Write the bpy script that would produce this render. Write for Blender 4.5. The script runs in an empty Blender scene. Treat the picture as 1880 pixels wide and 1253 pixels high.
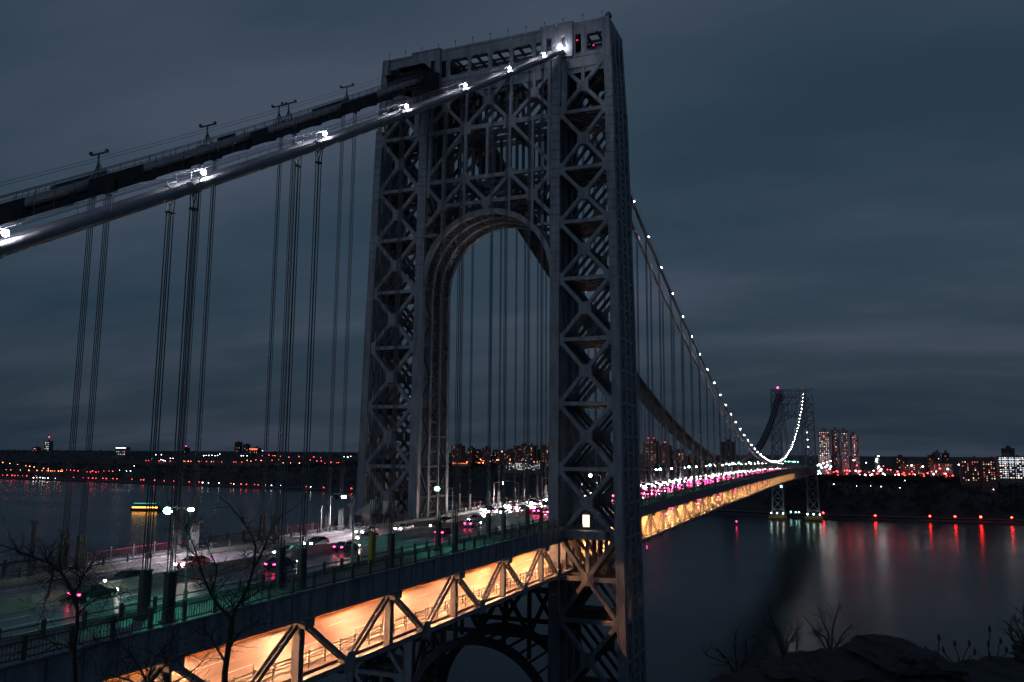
import bpy, math, random
from mathutils import Vector, Matrix
R_ = random.Random(11)
SC = bpy.context.scene
COL = SC.collection
rad = math.radians
HAZE = 0      # density of the air; the photo's night air is clear

# ------------------------------------------------------------------ camera
CAM = Vector((-164.814, -71.510, 90.495)); YAW, PITCH, ROLL, FPX = 0.389929, 0.13664, 0.007345, 1490.72
cf = Vector((math.cos(YAW)*math.cos(PITCH), math.sin(YAW)*math.cos(PITCH), math.sin(PITCH)))
cr = Vector((math.sin(YAW), -math.cos(YAW), 0)); cu = cr.cross(cf)
cR = cr*math.cos(ROLL) + cu*math.sin(ROLL); cU = cu*math.cos(ROLL) - cr*math.sin(ROLL)
cam_d = bpy.data.cameras.new('camera'); cam = bpy.data.objects.new('camera', cam_d); COL.objects.link(cam)
cam_d.sensor_width = 36; cam_d.lens = FPX/1880*36; cam_d.clip_start = 0.5; cam_d.clip_end = 60000
M = Matrix((cR, cU, -cf)).transposed().to_4x4(); M.translation = CAM; cam.matrix_world = M
SC.camera = cam
def vp(px, py, d):
    """world point seen at a photo pixel, d metres ahead of the camera"""
    return CAM + (cf + cR*((px-940)/FPX) - cU*((py-626.5)/FPX))*d

# ------------------------------------------------------------------ sky (dusk, streaked overcast) and last western glow
SC.view_settings.view_transform = 'Standard'; SC.view_settings.look = 'None'
SC.view_settings.exposure = 0; SC.view_settings.gamma = 1; SC.view_settings.use_curve_mapping = False
SUN_EL, SUN_AZ = 20, 166      # azimuth counter-clockwise from +X: the glow is behind the camera, to the west
w = bpy.data.worlds.new('World'); SC.world = w; w.use_nodes = True
nt = w.node_tree; N = nt.nodes; Lk = nt.links; N.clear()
def nd(t, **k):
    n = N.new(t)
    for a, b in k.items(): setattr(n, a, b)
    return n
bg = nd('ShaderNodeBackground'); wo = nd('ShaderNodeOutputWorld'); Lk.new(bg.outputs[0], wo.inputs[0]); bg.inputs[1].default_value = 1.0
sky = nd('ShaderNodeTexSky', sky_type='NISHITA'); sky.sun_disc = False; sky.sun_elevation = rad(1.0); sky.sun_rotation = rad(90-SUN_AZ)
tc = nd('ShaderNodeTexCoord'); sep = nd('ShaderNodeSeparateXYZ'); Lk.new(tc.outputs['Generated'], sep.inputs[0])
def mth(op, a, b=None, c=None):
    n = nd('ShaderNodeMath', operation=op)
    for i, v in enumerate((a, b, c)):
        if v is None: continue
        if isinstance(v, (int, float)): n.inputs[i].default_value = v
        else: Lk.new(v, n.inputs[i])
    return n.outputs[0]
zc = mth('ADD', mth('MAXIMUM', sep.outputs[2], 0), .17)
cmb = nd('ShaderNodeCombineXYZ'); Lk.new(mth('DIVIDE', sep.outputs[0], zc), cmb.inputs[0]); Lk.new(mth('DIVIDE', sep.outputs[1], zc), cmb.inputs[1])
def cloud(scale, rz, sx, sy, det, seed):
    mp = nd('ShaderNodeMapping'); mp.inputs['Rotation'].default_value = (0, 0, rad(rz)); mp.inputs['Scale'].default_value = (sx, sy, 1); mp.inputs['Location'].default_value = (seed, seed*.7, 0)
    Lk.new(cmb.outputs[0], mp.inputs[0])
    n = nd('ShaderNodeTexNoise'); n.inputs['Scale'].default_value = scale; n.inputs['Detail'].default_value = det; n.inputs['Roughness'].default_value = .5
    Lk.new(mp.outputs[0], n.inputs['Vector']); return n.outputs[0]
c1 = cloud(.6, 28, .9, .45, 6, 3.1); c2 = cloud(2.3, 18, 1, .42, 6, 7.7)
cs = mth('ADD', mth('MULTIPLY', c1, .6), mth('MULTIPLY', c2, .4))
rp = nd('ShaderNodeValToRGB'); Lk.new(cs, rp.inputs[0])
e = rp.color_ramp.elements; e[0].position = .39; e[0].color = (.020, .042, .068, 1); e[1].position = .61; e[1].color = (.054, .073, .110, 1)
m_ = e.new(.5); m_.color = (.032, .054, .081, 1)
# the cloud deck is thicker and darker close to the horizon
hz = nd('ShaderNodeMapRange'); Lk.new(sep.outputs[2], hz.inputs[0]); hz.inputs[1].default_value = 0; hz.inputs[2].default_value = .2; hz.inputs[3].default_value = .66; hz.inputs[4].default_value = 1.0
sc1 = nd('ShaderNodeVectorMath', operation='SCALE'); Lk.new(rp.outputs[0], sc1.inputs[0]); Lk.new(hz.outputs[0], sc1.inputs['Scale'])
sc2 = nd('ShaderNodeVectorMath', operation='SCALE'); Lk.new(sky.outputs[0], sc2.inputs[0]); sc2.inputs['Scale'].default_value = .0025
ad = nd('ShaderNodeVectorMath', operation='ADD'); Lk.new(sc1.outputs[0], ad.inputs[0]); Lk.new(sc2.outputs[0], ad.inputs[1])
Lk.new(ad.outputs[0], bg.inputs[0])
sd = bpy.data.lights.new('afterglow', 'SUN'); sd.energy = .16; sd.angle = rad(24); sd.color = (.66, .80, 1.0)
so = bpy.data.objects.new('afterglow', sd); COL.objects.link(so)
so.rotation_euler = Vector((-math.cos(rad(SUN_AZ))*math.cos(rad(SUN_EL)), -math.sin(rad(SUN_AZ))*math.cos(rad(SUN_EL)), -math.sin(rad(SUN_EL)))).to_track_quat('-Z', 'Y').to_euler()

# ------------------------------------------------------------------ materials
def mat(name, col, rough=.6, metal=0, var=.25, scale=1.2, bump=0, bscale=8, emit=None, es=0, spec=.5, stretch=(1, 1, 1)):
    m = bpy.data.materials.new(name); m.use_nodes = True; t = m.node_tree; b = t.nodes['Principled BSDF']
    b.inputs['Roughness'].default_value = rough; b.inputs['Metallic'].default_value = metal; b.inputs['Specular IOR Level'].default_value = spec
    b.inputs['Base Color'].default_value = (*col, 1)
    if var:
        c = t.nodes.new('ShaderNodeTexCoord'); mp = t.nodes.new('ShaderNodeMapping'); mp.inputs['Scale'].default_value = stretch
        n = t.nodes.new('ShaderNodeTexNoise'); n.inputs['Scale'].default_value = scale; n.inputs['Detail'].default_value = 6; n.inputs['Roughness'].default_value = .65
        r = t.nodes.new('ShaderNodeValToRGB'); r.color_ramp.elements[0].position = .3; r.color_ramp.elements[1].position = .7
        r.color_ramp.elements[0].color = (*[x*(1-var) for x in col], 1); r.color_ramp.elements[1].color = (*[min(1, x*(1+var)) for x in col], 1)
        t.links.new(c.outputs['Object'], mp.inputs[0]); t.links.new(mp.outputs[0], n.inputs['Vector']); t.links.new(n.outputs[0], r.inputs[0]); t.links.new(r.outputs[0], b.inputs['Base Color'])
        if bump:
            n2 = t.nodes.new('ShaderNodeTexNoise'); n2.inputs['Scale'].default_value = bscale; n2.inputs['Detail'].default_value = 5
            bp = t.nodes.new('ShaderNodeBump'); bp.inputs['Strength'].default_value = bump; t.links.new(mp.outputs[0], n2.inputs['Vector'])
            t.links.new(n2.outputs[0], bp.inputs['Height']); t.links.new(bp.outputs[0], b.inputs['Normal'])
    if emit:
        b.inputs['Emission Color'].default_value = (*emit, 1); b.inputs['Emission Strength'].default_value = es
    return m
def glow(name, col, s):
    m = bpy.data.materials.new(name); m.use_nodes = True; t = m.node_tree; t.nodes.clear()
    em = t.nodes.new('ShaderNodeEmission'); o = t.nodes.new('ShaderNodeOutputMaterial'); em.inputs[0].default_value = (*col, 1); em.inputs[1].default_value = s
    t.links.new(em.outputs[0], o.inputs[0]); return m
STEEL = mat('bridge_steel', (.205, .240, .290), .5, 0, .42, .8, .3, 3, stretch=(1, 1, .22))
STEEL_SHADE = mat('bridge_steel_shaded', (.05, .056, .075), .7, 0, .3, .4)  # darker copy of the steel: shade on interior members put into the colour
CABLE = mat('cable_wrap', (.19, .205, .25), .58, 0, .2, .8, .2, 12)
ROPE = mat('hanger_rope', (.07, .08, .10), .5, .2, .2, 2)
DARK = mat('dark_netting', (.024, .032, .044), .95, 0, .4, .9, spec=.03)
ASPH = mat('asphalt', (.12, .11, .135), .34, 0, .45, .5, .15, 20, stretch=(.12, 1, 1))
ASPHL = mat('lower_asphalt', (.20, .165, .16), .45, 0, .55, .35, .1, 20, stretch=(.1, 1, 1))  # mottling holds road stains together with painted shadow variation
CONC = mat('concrete', (.30, .30, .29), .7, 0, .3, .7, .2, 9)
WALK = mat('walkway', (.17, .18, .18), .6, 0, .3, .9)
PAINT = mat('road_paint', (.75, .75, .72), .5, 0, .15, 3)
PAINTY = mat('yellow_paint', (.60, .38, .06), .5, 0, .2, 3)
DPOST = mat('dark_post', (.10, .11, .12), .6, 0, .3, 2)
RAIL = mat('rail_steel', (.07, .08, .085), .55, 0, .3, 1.5)
RED_TRAIL_BUOY = mat('red_trail_and_buoy', (.20, .008, .025), .6, 0, .35, 1.5)  # on the fence this red stands in for a light trail; buoy paint too
POLE = mat('lamp_pole', (.35, .37, .36), .45, .3, .15, 2)
ORNG = mat('barrier_concrete', (.42, .20, .07), .7, 0, .45, .8, .2, 9)
BARK = mat('bark', (.030, .027, .026), .85, 0, .3, 6, .5, 30)
ROCK = mat('rock', (.014, .017, .020), .9, 0, .6, 2.2, .8, 7)
GROUND = mat('cliff_ground', (.030, .032, .028), .95, 0, .5, .3, .5, 2)
LAND = mat('far_land', (.022, .024, .028), .95, 0, .5, .02, .4, .2)
WOOD = mat('woods', (.020, .021, .022), .95, 0, .4, .05)
BRICK = mat('dark_brick', (.10, .065, .06), .8, 0, .3, .1)
DARKB = mat('dark_facade', (.045, .045, .05), .8, 0, .3, .1)
PALEB = mat('pale_facade', (.20, .17, .19), .8, 0, .3, .1)
GLASSB = mat('slab_facade', (.10, .11, .12), .6, 0, .3, .1)
TYRE = mat('tyre', (.02, .02, .02), .8, 0, 0)
GLASS = mat('car_glass', (.02, .025, .03), .12, 0, 0)
PAINTS = [mat('car_paint_'+n, c, .3, .2, 0) for n, c in (('grey', (.12, .12, .13)), ('black', (.02, .02, .022)), ('white', (.5, .5, .5)), ('blue', (.03, .05, .12)), ('red', (.22, .02, .02)))]
G_CABLE = glow('cable_lamp_light', (1, .93, .97), 260)
G_CABLEF = glow('far_cable_lamp_light', (1, .93, .97), 120)
G_WHITE = glow('white_lamp_light', (1, .80, .66), 70)
G_GREEN = glow('green_lamp_light', (.25, 1, .72), 50)
G_SOD = glow('sodium_light', (1, .42, .20), 3500)
G_SODM = glow('sodium_light_span', (1, .40, .13), 6500)
G_HEAD = glow('headlight_glow', (1, .90, .84), 240)
G_HEADN = glow('headlight_glow_near', (1, .86, .72), 110)
G_TAIL = glow('taillight_glow', (1, .02, .13), 60)
G_RED = glow('red_city_light', (1, .05, .055), 13)
G_BANK = glow('red_river_light', (1, .016, .010), 60)
G_AMB = glow('amber_city_light', (1, .26, .10), 15)
G_CW = glow('white_city_light', (.95, .93, 1), 13)
G_CG = glow('green_city_light', (.45, 1, .80), 26)
G_BEAC = glow('red_beacon_light', (1, .02, .13), 30)
G_DOT = glow('small_red_light', (1, .02, .12), 3)
W_AMB = glow('window_amber', (1, .34, .13), 1.1)
W_RED = glow('window_red', (1, .12, .10), .8)
W_WHT = glow('window_white', (.85, .90, 1), 1.1)
W_HOT = glow('window_bright', (1, .80, .62), 2.6)

# ------------------------------------------------------------------ helpers
class MB:
    def __init__(s): s.v = []; s.f = []; s.m = []; s.mi = 0
    def quad(s, *p):
        n = len(s.v); s.v += [tuple(q) for q in p]; s.f.append(tuple(range(n, n+len(p)))); s.m.append(s.mi)
    def hexa(s, a, b):
        n = len(s.v); s.v += [tuple(q) for q in a] + [tuple(q) for q in b]; k = len(a)
        s.f.append(tuple(range(n+k-1, n-1, -1))); s.f.append(tuple(range(n+k, n+2*k))); s.m += [s.mi]*2
        for i in range(k):
            j = (i+1) % k; s.f.append((n+i, n+j, n+k+j, n+k+i)); s.m.append(s.mi)
    def box(s, c, d):
        x, y, z = c; a, b, h = d[0]/2, d[1]/2, d[2]/2
        s.hexa([(x-a, y-b, z-h), (x+a, y-b, z-h), (x+a, y+b, z-h), (x-a, y+b, z-h)], [(x-a, y-b, z+h), (x+a, y-b, z+h), (x+a, y+b, z+h), (x-a, y+b, z+h)])
    def beam(s, p, q, w_, h_, up=(1, 0, 0)):
        """box beam p->q: w_ wide across 'up', h_ thick along 'up'"""
        p = Vector(p); q = Vector(q); d = (q-p).normalized(); u = Vector(up); u = (u-d*u.dot(d))
        if u.length < 1e-4: u = d.orthogonal()
        u.normalize(); r = d.cross(u); r *= w_/2; u = u*h_/2
        s.hexa([p-r-u, p+r-u, p+r+u, p-r+u], [q-r-u, q+r-u, q+r+u, q-r+u])
    def tube(s, pts, rs, n=6, cap=True):
        pts = [Vector(p) for p in pts]
        if not isinstance(rs, (list, tuple)): rs = [rs]*len(pts)
        base = len(s.v); u = None
        for i, p in enumerate(pts):
            d = (pts[min(i+1, len(pts)-1)]-pts[max(i-1, 0)]).normalized()
            if u is None: u = d.cross(Vector((0, 1, 0.001)));  u = u if u.length > .1 else d.orthogonal()
            u = (u-d*u.dot(d)); u = u.normalized() if u.length > 1e-5 else d.orthogonal().normalized(); r = d.cross(u)
            for k in range(n):
                a = 2*math.pi*k/n; s.v.append(tuple(p+(u*math.cos(a)+r*math.sin(a))*rs[i]))
        for i in range(len(pts)-1):
            for k in range(n):
                a = base+i*n+k; b = base+i*n+(k+1) % n; s.f.append((a, b, b+n, a+n)); s.m.append(s.mi)
        if cap:
            s.f.append(tuple(range(base+n-1, base-1, -1))); e0 = base+(len(pts)-1)*n; s.f.append(tuple(range(e0, e0+n))); s.m += [s.mi]*2
    def ball(s, c, r, n=8, k=5, sz=1):
        c = Vector(c); rows = []
        for i in range(k+1):
            t = math.pi*i/k; rr = math.sin(t)*r; z = math.cos(t)*r*sz
            if i in (0, k): rows.append([len(s.v)]); s.v.append((c.x, c.y, c.z+z))
            else:
                rows.append([len(s.v)+j for j in range(n)])
                for j in range(n): a = 2*math.pi*j/n; s.v.append((c.x+rr*math.cos(a), c.y+rr*math.sin(a), c.z+z))
        for i in range(k):
            A, B = rows[i], rows[i+1]
            for j in range(n):
                j2 = (j+1) % n
                if len(A) == 1: s.f.append((A[0], B[j], B[j2]))
                elif len(B) == 1: s.f.append((A[j], B[0], A[j2]))
                else: s.f.append((A[j], B[j], B[j2], A[j2]))
                s.m.append(s.mi)
    def poly_x(s, pts, x0, x1):
        """polygon given as (y,z), extruded from x0 to x1"""
        s.hexa([(x0, y, z) for y, z in pts], [(x1, y, z) for y, z in pts])
    def mesh(s, name, m, smooth=False):
        me = bpy.data.meshes.new(name); me.from_pydata(s.v, [], s.f)
        for q in (m if isinstance(m, (list, tuple)) else [m]): me.materials.append(q)
        if any(s.m): me.polygons.foreach_set('material_index', s.m)
        if smooth: me.polygons.foreach_set('use_smooth', [True]*len(me.polygons))
        me.update(); return me
def link(name, me, parent=None, loc=None, rz=0):
    o = bpy.data.objects.new(name, me); COL.objects.link(o)
    if parent: o.parent = parent
    if loc is not None: o.location = loc
    if rz: o.rotation_euler = (0, 0, rz)
    return o
def build(name, mb, m, parent=None, loc=None, smooth=False, label=None):
    o = link(name, mb.mesh(name, m, smooth), parent, loc)
    if label: o['label'] = label
    return o
def tag(o, label=None, cat=None, group=None, kind=None):
    if label: o['label'] = label
    if cat: o['category'] = cat
    if group: o['group'] = group
    if kind: o['kind'] = kind
    return o
def copy_tree(o, parent=None):
    c = o.copy(); COL.objects.link(c); c.parent = parent
    for ch in o.children: copy_tree(ch, c)
    return c
# ------------------------------------------------------------------ the suspension bridge
SPAN, PAN = 1067.0, 18.29
def zdeck(x):
    x = max(x, -40) if x < 0 else x
    return 75.9 + .0045*max(x, 0) - 8.52e-6*max(x, 0)**2
DLOW = 8.9            # lower deck below upper deck
def zcable(x):
    if x <= 0: return 181.54 + .64757*x + .00031727*x*x
    if x >= SPAN: return 181.54 - .60*(x-SPAN)
    return 181.54 - 98.11 + 98.11*((x-SPAN/2)/(SPAN/2))**2
YO, YI = 17.52, 14.73
bridge = link('suspension_bridge', None); bridge.empty_display_size = 5
tag(bridge, 'grey steel suspension bridge with lattice arch towers crossing the dark river', 'bridge')

# ---- a tower, centred on x = 0 ----
def hw(z):   # outer half width across the bridge
    for (z0, a), (z1, b) in zip(TW, TW[1:]):
        if z >= z1: return a+(b-a)*(z0-z)/(z0-z1)
    return TW[-1][1]
TW = [(184, 28.1), (163, 29.1), (120, 29.9), (76, 30.5), (40, 31.2), (4, 32.2)]
def tx(z):   # half thickness along the bridge
    return 5.0+(184-z)*.0125 + (.55 if z < 166 else 0)
INY = 15.1
LV = [174.6, 163.3, 150.6, 138.9, 126.6, 113.8, 100.5, 87.3, 74.0, 58.0, 43.5, 29.0, 14.0, 5.0]
def planes(z):
    t = tx(z); return (-t, -t*.33, t*.33, t)
def make_tower(label):
    cols = MB()
    for s in (-1, 1):
        for k in range(4):
            zs = [184, 166.01, 166, 120, 76, 40, 4]
            for z1, z0 in zip(zs, zs[1:]):
                for inner in (0, 1):
                    w_ = 1.75 if not inner else 2.1
                    def P(z):
                        y = (hw(z)-w_/2) if not inner else INY+w_/2
                        return (planes(z)[k], s*y, z)
                    if z1-z0 < .1: continue
                    cols.beam(P(z1-.001 if z1 == 166 else z1), P(z0), w_, 1.25 if k in (0, 3) else 1.0)
                    if k in (0, 3):      # flange angles standing proud of the box
                        for e_ in (-1, 1):
                            a, b = P(z1), P(z0); fx = .68 if k == 3 else -.68
                            cols.beam((a[0]+fx, a[1]+e_*(w_/2-.14), a[2]), (b[0]+fx, b[1]+e_*(w_/2-.14), b[2]), .26, .12)
            if k in (0, 3):              # splice plates / ladder like stiffeners
                z = 171.5
                while z > 8:
                    for y, w_ in ((hw(z)-.87, 1.75), (INY+1.05, 2.1)):
                        cols.box((planes(z)[k]+(.70 if k == 3 else -.70), s*y, z), (.10, w_*.94, .16))
                    z -= 2.05
        # a third narrow column beside the upper inner column (carries the saddles)
        for k in (0, 3):
            cols.beam((planes(176)[k], s*(INY+3.0), 176), (planes(163)[k], s*(INY+3.0), 163), 1.3, 1.2)
            cols.beam((planes(176)[k], s*(INY-.55), 176), (planes(148)[k], s*(INY-.55), 148), .7, 1.1)
    tw = build('tower', cols, STEEL, bridge, label=label)
    # cross braces, struts, diaphragms in the legs
    for s in (-1, 1):
        for i in range(len(LV)-1):
            z1, z0 = LV[i], LV[i+1]; zm = (z1+z0)/2
            for k in range(4):
                big = k in (0, 3)
                yo1, yo0, yi = hw(z1)-1.6, hw(z0)-1.6, INY+2.0
                x1, x0 = planes(z1)[k], planes(z0)[k]; xm = (x1+x0)/2; yc = (yo1+yo0)/4+yi/2
                b = MB(); ww, hh = (.84, .8) if big else (.62, .5)
                for (a, c) in (((x1, s*yo1, z1), (x0, s*yi, z0)), ((x1, s*yi, z1), (x0, s*yo0, z0))):
                    b.beam(a, c, ww, hh)
                    if big: b.beam((a[0]+(-.46 if k == 0 else .46), a[1], a[2]), (c[0]+(-.46 if k == 0 else .46), c[1], c[2]), ww*.5, .1)
                g = 1.28 if big else 1.0
                hx = hh/2+.03
                b.poly_x([(s*yc-g*.55, zm+g), (s*yc+g*.55, zm+g), (s*yc+g, zm+g*.55), (s*yc+g, zm-g*.55), (s*yc+g*.55, zm-g), (s*yc-g*.55, zm-g), (s*yc-g, zm-g*.55), (s*yc-g, zm+g*.55)], xm-hx, xm+hx)
                if i == 0 or i == 8: b.beam((x1, s*yc, z1), (xm, s*yc, zm), .75, .5)
                if i == 8: b.beam((xm, s*yi, zm), (xm, s*(yo1+.1), zm), .9, .55)
                build('cross_brace', b, STEEL if big else STEEL_SHADE, tw)
                st = MB(); st.beam((x1, s*(INY+1.8), z1), (x1, s*(hw(z1)-1.4), z1), (.78 if big else .6) if i else 2.2, .85 if big else .6, (1, 0, 0))
                gx = .45 if big else .33
                for yy, sg in ((INY+2.1, 1), (hw(z1)-1.75, -1)):      # corner gussets
                    yy2 = yy+sg*1.1
                    st.poly_x([(s*yy, z1+1.6), (s*yy2, z1+.45), (s*yy2, z1-.45), (s*yy, z1-1.6)] if s*sg > 0 else [(s*yy, z1-1.6), (s*yy2, z1-.45), (s*yy2, z1+.45), (s*yy, z1+1.6)], x1-gx, x1+gx)
                build('strut', st, STEEL if big else STEEL_SHADE, tw)
            # plan bracing at the strut level
            if i:
                p = MB(); t = tx(z1); y0, y1 = INY+1.5, hw(z1)-1.4
                for (a, c) in (((-t, y0), (t, y1)), ((-t, y1), (t, y0)), ((-t, (y0+y1)/2), (t, (y0+y1)/2)), ((0, y0), (0, y1)), ((-t*.66, y0), (-t*.66, y1)), ((t*.66, y0), (t*.66, y1))):
                    p.beam((a[0], s*a[1], z1-.2), (c[0], s*c[1], z1-.2), .8, .5, (0, 0, 1))
                build('plan_brace', p, STEEL_SHADE, tw)
            # side faces: lattice between the four column rows
            for inner in (0, 1):
                b = MB()
                def Q(z, k): return (planes(z)[k], s*((INY+.25 if inner else hw(z)-.25)), z)
                for k in range(3):
                    n = 4 if k == 1 else 2
                    for j in range(n):
                        za = z1+(z0-z1)*j/n; zb = z1+(z0-z1)*(j+1)/n
                        if k == 1:
                            b.beam(Q(za, k), Q(zb, k+1), .3, .25, (0, 1, 0)); b.beam(Q(za, k+1), Q(zb, k), .3, .25, (0, 1, 0))
                        else:
                            a_, c_ = (k, k+1) if (j == 0) == (k == 0) else (k+1, k)
                            b.beam(Q(za, a_), Q(zb, c_), .45, .35, (0, 1, 0))
                        b.beam(Q(za, k), Q(za, k+1), .55, .35, (0, 1, 0))
                if not inner:
                    for k in range(3):
                        a, c = Q(z1, k), Q(z0, k); a2, c2 = Q(z1, k+1), Q(z0, k+1)
                        for f_ in (.3, .7):
                            b.beam([a[q]+(a2[q]-a[q])*f_ for q in range(3)], [c[q]+(c2[q]-c[q])*f_ for q in range(3)], .28, .3, (0, 1, 0))
                build('side_lattice', b, STEEL_SHADE if inner else STEEL, tw)
    # portal truss and arch ribs above the roadway
    for k in range(4):
        big = k in (0, 3); hh = .8 if big else .5; wv = .62
        X = lambda z: planes(z)[k]
        b = MB()
        def ln(y1, z1, y2, z2, w_): b.beam((X(z1), y1, z1), (X(z2), y2, z2), w_, hh)
        def gus(y, z, g=1.6):
            x = X(z); b.poly_x([(y-g*.6, z+g), (y+g*.6, z+g), (y+g, z+g*.6), (y+g, z-g*.6), (y+g*.6, z-g), (y-g*.6, z-g), (y-g, z-g*.6), (y-g, z+g*.6)], x-hh/2-.04, x+hh/2+.04)
        ln(-INY, 163.3, INY, 163.3, 1.0); ln(-INY, 151.4, INY, 151.4, .9); ln(-11.6, 145.6, 11.6, 145.6, .9)
        for c in (-10.9, 0, 10.9):
            l, r = max(c-5.5, -INY), min(c+5.5, INY)
            zt = 173.5; zb = 163.3
            b.beam((X(169), c, 169.5), (X(zt), c, 174), wv, hh)
            for (y, z, yy, zz) in ((c, 169.5, c-5.5, 163.6), (c, 169.5, c+5.5, 163.6), (c, 169.5, c-5.5, 175.2), (c, 169.5, c+5.5, 175.2)):
                if abs(yy) > INY: f_ = (INY-abs(y))/(abs(yy)-abs(y)); zz = z+(zz-z)*f_; yy = math.copysign(INY, yy)
                ln(y, z, yy, zz, .76)
            gus(c, 169.5, 1.1); ln(c, 163.3, c, 151.4, .6)
        for y in (-5.45, 5.45):
            ln(y, 174, y, 163.3, wv); ln(y, 163.3, y, 142.9 if abs(y) < 6 else 141, wv); gus(y, 163.3, 1.45); gus(y, 151.4, 1.2)
            ln(y, 163.3, math.copysign(INY, y), 152.6, .76)
            ln(y, 151.4, math.copysign(10.85, y), 145.8, .8); ln(y, 151.4, 0, 145.6, .8)
        for y in (-10.85, 10.85):
            ln(y, 151.4, y, 139.4, wv); gus(y, 145.8, 1.25); ln(y, 145.8, math.copysign(INY, y), 150.6, .8); ln(y, 145.8, math.copysign(INY, y), 141.2, .85)
            ln(math.copysign(12.0, y), 139.0, math.copysign(INY, y), 139.0, .6)
        gus(0, 145.4, 1.2); ln(0, 145.4, 0, 143.4, 1.2)
        build('portal_truss', b, STEEL if big else STEEL_SHADE, tw)
        # arch
        a = MB(); n = 40; ri, ro = INY-.25, INY+.85; zc0 = 127.9
        for j in range(n):
            t0, t1 = math.pi*j/n, math.pi*(j+1)/n
            q = []
            for (r, t) in ((ri, t0), (ro, t0), (ro, t1), (ri, t1)):
                y = min(max(r*math.cos(t), -INY-.02), INY+.02); q.append((y, zc0+r*math.sin(t)*1.0))
            xm = X(140)
            a.hexa([(xm-.5, *p) for p in q], [(xm+.5, *p) for p in q])
        build('arch_rib', a, STEEL, tw)
    # lattice soffit between the arch ribs
    so_ = MB(); n = 26; r = INY+.2; zc0 = 127.9
    for j in range(n+1):
        t = math.pi*j/n; y, z = r*math.cos(t), zc0+r*math.sin(t)
        y = max(min(y, INY), -INY); up = (0, math.cos(t), math.sin(t))
        so_.beam((-tx(z), y, z), (tx(z), y, z), .35, .4, up)
        if j < n:
            t2 = math.pi*(j+1)/n; y2, z2 = max(min(r*math.cos(t2), INY), -INY), zc0+r*math.sin(t2)
            P4 = planes(z); 
            for k in range(3):
                so_.beam((P4[k], y, z), (P4[k+1], y2, z2), .3, .25, up); so_.beam((P4[k+1], y, z), (P4[k], y2, z2), .3, .25, up)
    build('arch_soffit', so_, STEEL_SHADE, tw)
    # portal between the legs below the road: deep truss and lower arch
    for k in (0, 3):
        b = MB(); hh = .7
        X = lambda z: planes(z)[k]
        def ln(y1, z1, y2, z2, w_): b.beam((X(z1), y1, z1), (X(z2), y2, z2), w_, hh)
        ln(-INY, 63.2, INY, 63.2, 1.1); ln(-INY, 54.2, INY, 54.2, .9)
        for y in (-10.9, -5.45, 0, 5.45, 10.9):
            ln(y, 63.2, y, 52.5-abs(y)*.25, .7)
        for y in (-10.9, 0, 10.9):
            for dy in (-5.45, 5.45):
                yy = max(min(y+dy, INY), -INY); ln(y, 54.4, yy, 63.0, .8)
        n = 40; ri, ro = 14.9, 16.6
        for j in range(n):
            t0, t1 = math.pi*j/n, math.pi*(j+1)/n; q = []
            for (r, t) in ((ri, t0), (ro, t0), (ro, t1), (ri, t1)):
                q.append((min(max(r*math.cos(t), -INY-.02), INY+.02), 36.6+r*math.sin(t)))
            b.hexa([(X(45)-.5, *p) for p in q], [(X(45)+.5, *p) for p in q])
        build('lower_portal', b, STEEL_SHADE, tw)
    lat = MB()
    for j in range(19):
        t = math.pi*j/18; y, z = 15.3*math.cos(t), 36.6+15.3*math.sin(t)
        y = max(min(y, INY), -INY); lat.beam((-tx(z), y, z), (tx(z), y, z), .4, .4, (0, math.cos(t), math.sin(t)))
    build('lower_soffit', lat, STEEL_SHADE, tw)
    # cap girder: plate walls with openings, saddle houses with doors, side walls, roof framing
    op = [(23.0, 27.3, 177.0, 181.3), (20.4, 21.7, 177.0, 181.3), (18.3, 17.2, 178.4, 181.4), (15.0, 13.9, 178.4, 181.4), (11.2, 12.5, 177.0, 181.2),
          (5.6, 10.2, 177.2, 181.2), (.4, 4.8, 177.2, 181.2)]
    op = [(min(a, b), max(a, b), c, d) for a, b, c, d in op]; op += [(-b, -a, c, d) for a, b, c, d in op]; op.sort()
    cg = MB()
    for sx in (-1, 1):
        x0, x1 = sx*5.1-.16, sx*5.1+.16
        ys = [-28.1]+[v for o_ in op for v in o_[:2]]+[28.1]
        for i in range(0, len(ys), 2):         # solid piers
            cg.box(((x0+x1)/2, (ys[i]+ys[i+1])/2, (184+172.3)/2), (x1-x0, ys[i+1]-ys[i], 11.7 if abs((ys[i]+ys[i+1])/2) < 15.2 else 9.2+2.5))
        for a, b_, c, d in op:                 # sill, head and chamfered corners
            zb = 172.3
            cg.box(((x0+x1)/2, (a+b_)/2, (zb+c)/2), (x1-x0, b_-a, c-zb)); cg.box(((x0+x1)/2, (a+b_)/2, (d+184)/2), (x1-x0, b_-a, 184-d))
            if b_-a > 2:
                for (yy, sg) in ((a, 1), (b_, -1)):
                    for (zz, tz) in ((c, 1), (d, -1)):
                        tri = [(yy, zz), (yy+sg*.6, zz), (yy, zz+tz*.6)]
                        if sg*tz < 0: tri.reverse()
                        cg.poly_x(tri, x0+.02, x1-.02)
        # belt ribs
        xo = sx*5.33
        for z, h_ in ((183.75, .5), (176.1, .22), (174.7, .3), (172.45, .3)):
            cg.box((xo, 0, z), (.22, 56.3, h_))
        for y in (-28, -22.3, -19.9, -13, -10.9, -5.2, 0, 5.2, 10.9, 13, 19.9, 22.3, 28):
            cg.box((xo-.003*sx, y, 178.4), (.16, .22, 11.2))
    for sy in (-1, 1):
        y = sy*27.94
        cg.box((0, y, 174.2), (9.88, .3, 3.8)); cg.box((0, y, 182.7), (9.88, .3, 2.58))
        for x in (-3.1, 0, 3.1): cg.box((x, y, 178.7), (.8, .3, 5.3))
        for x in (-4.7, 4.7): cg.box((x, y, 178.7), (.5, .3, 5.3))
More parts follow.
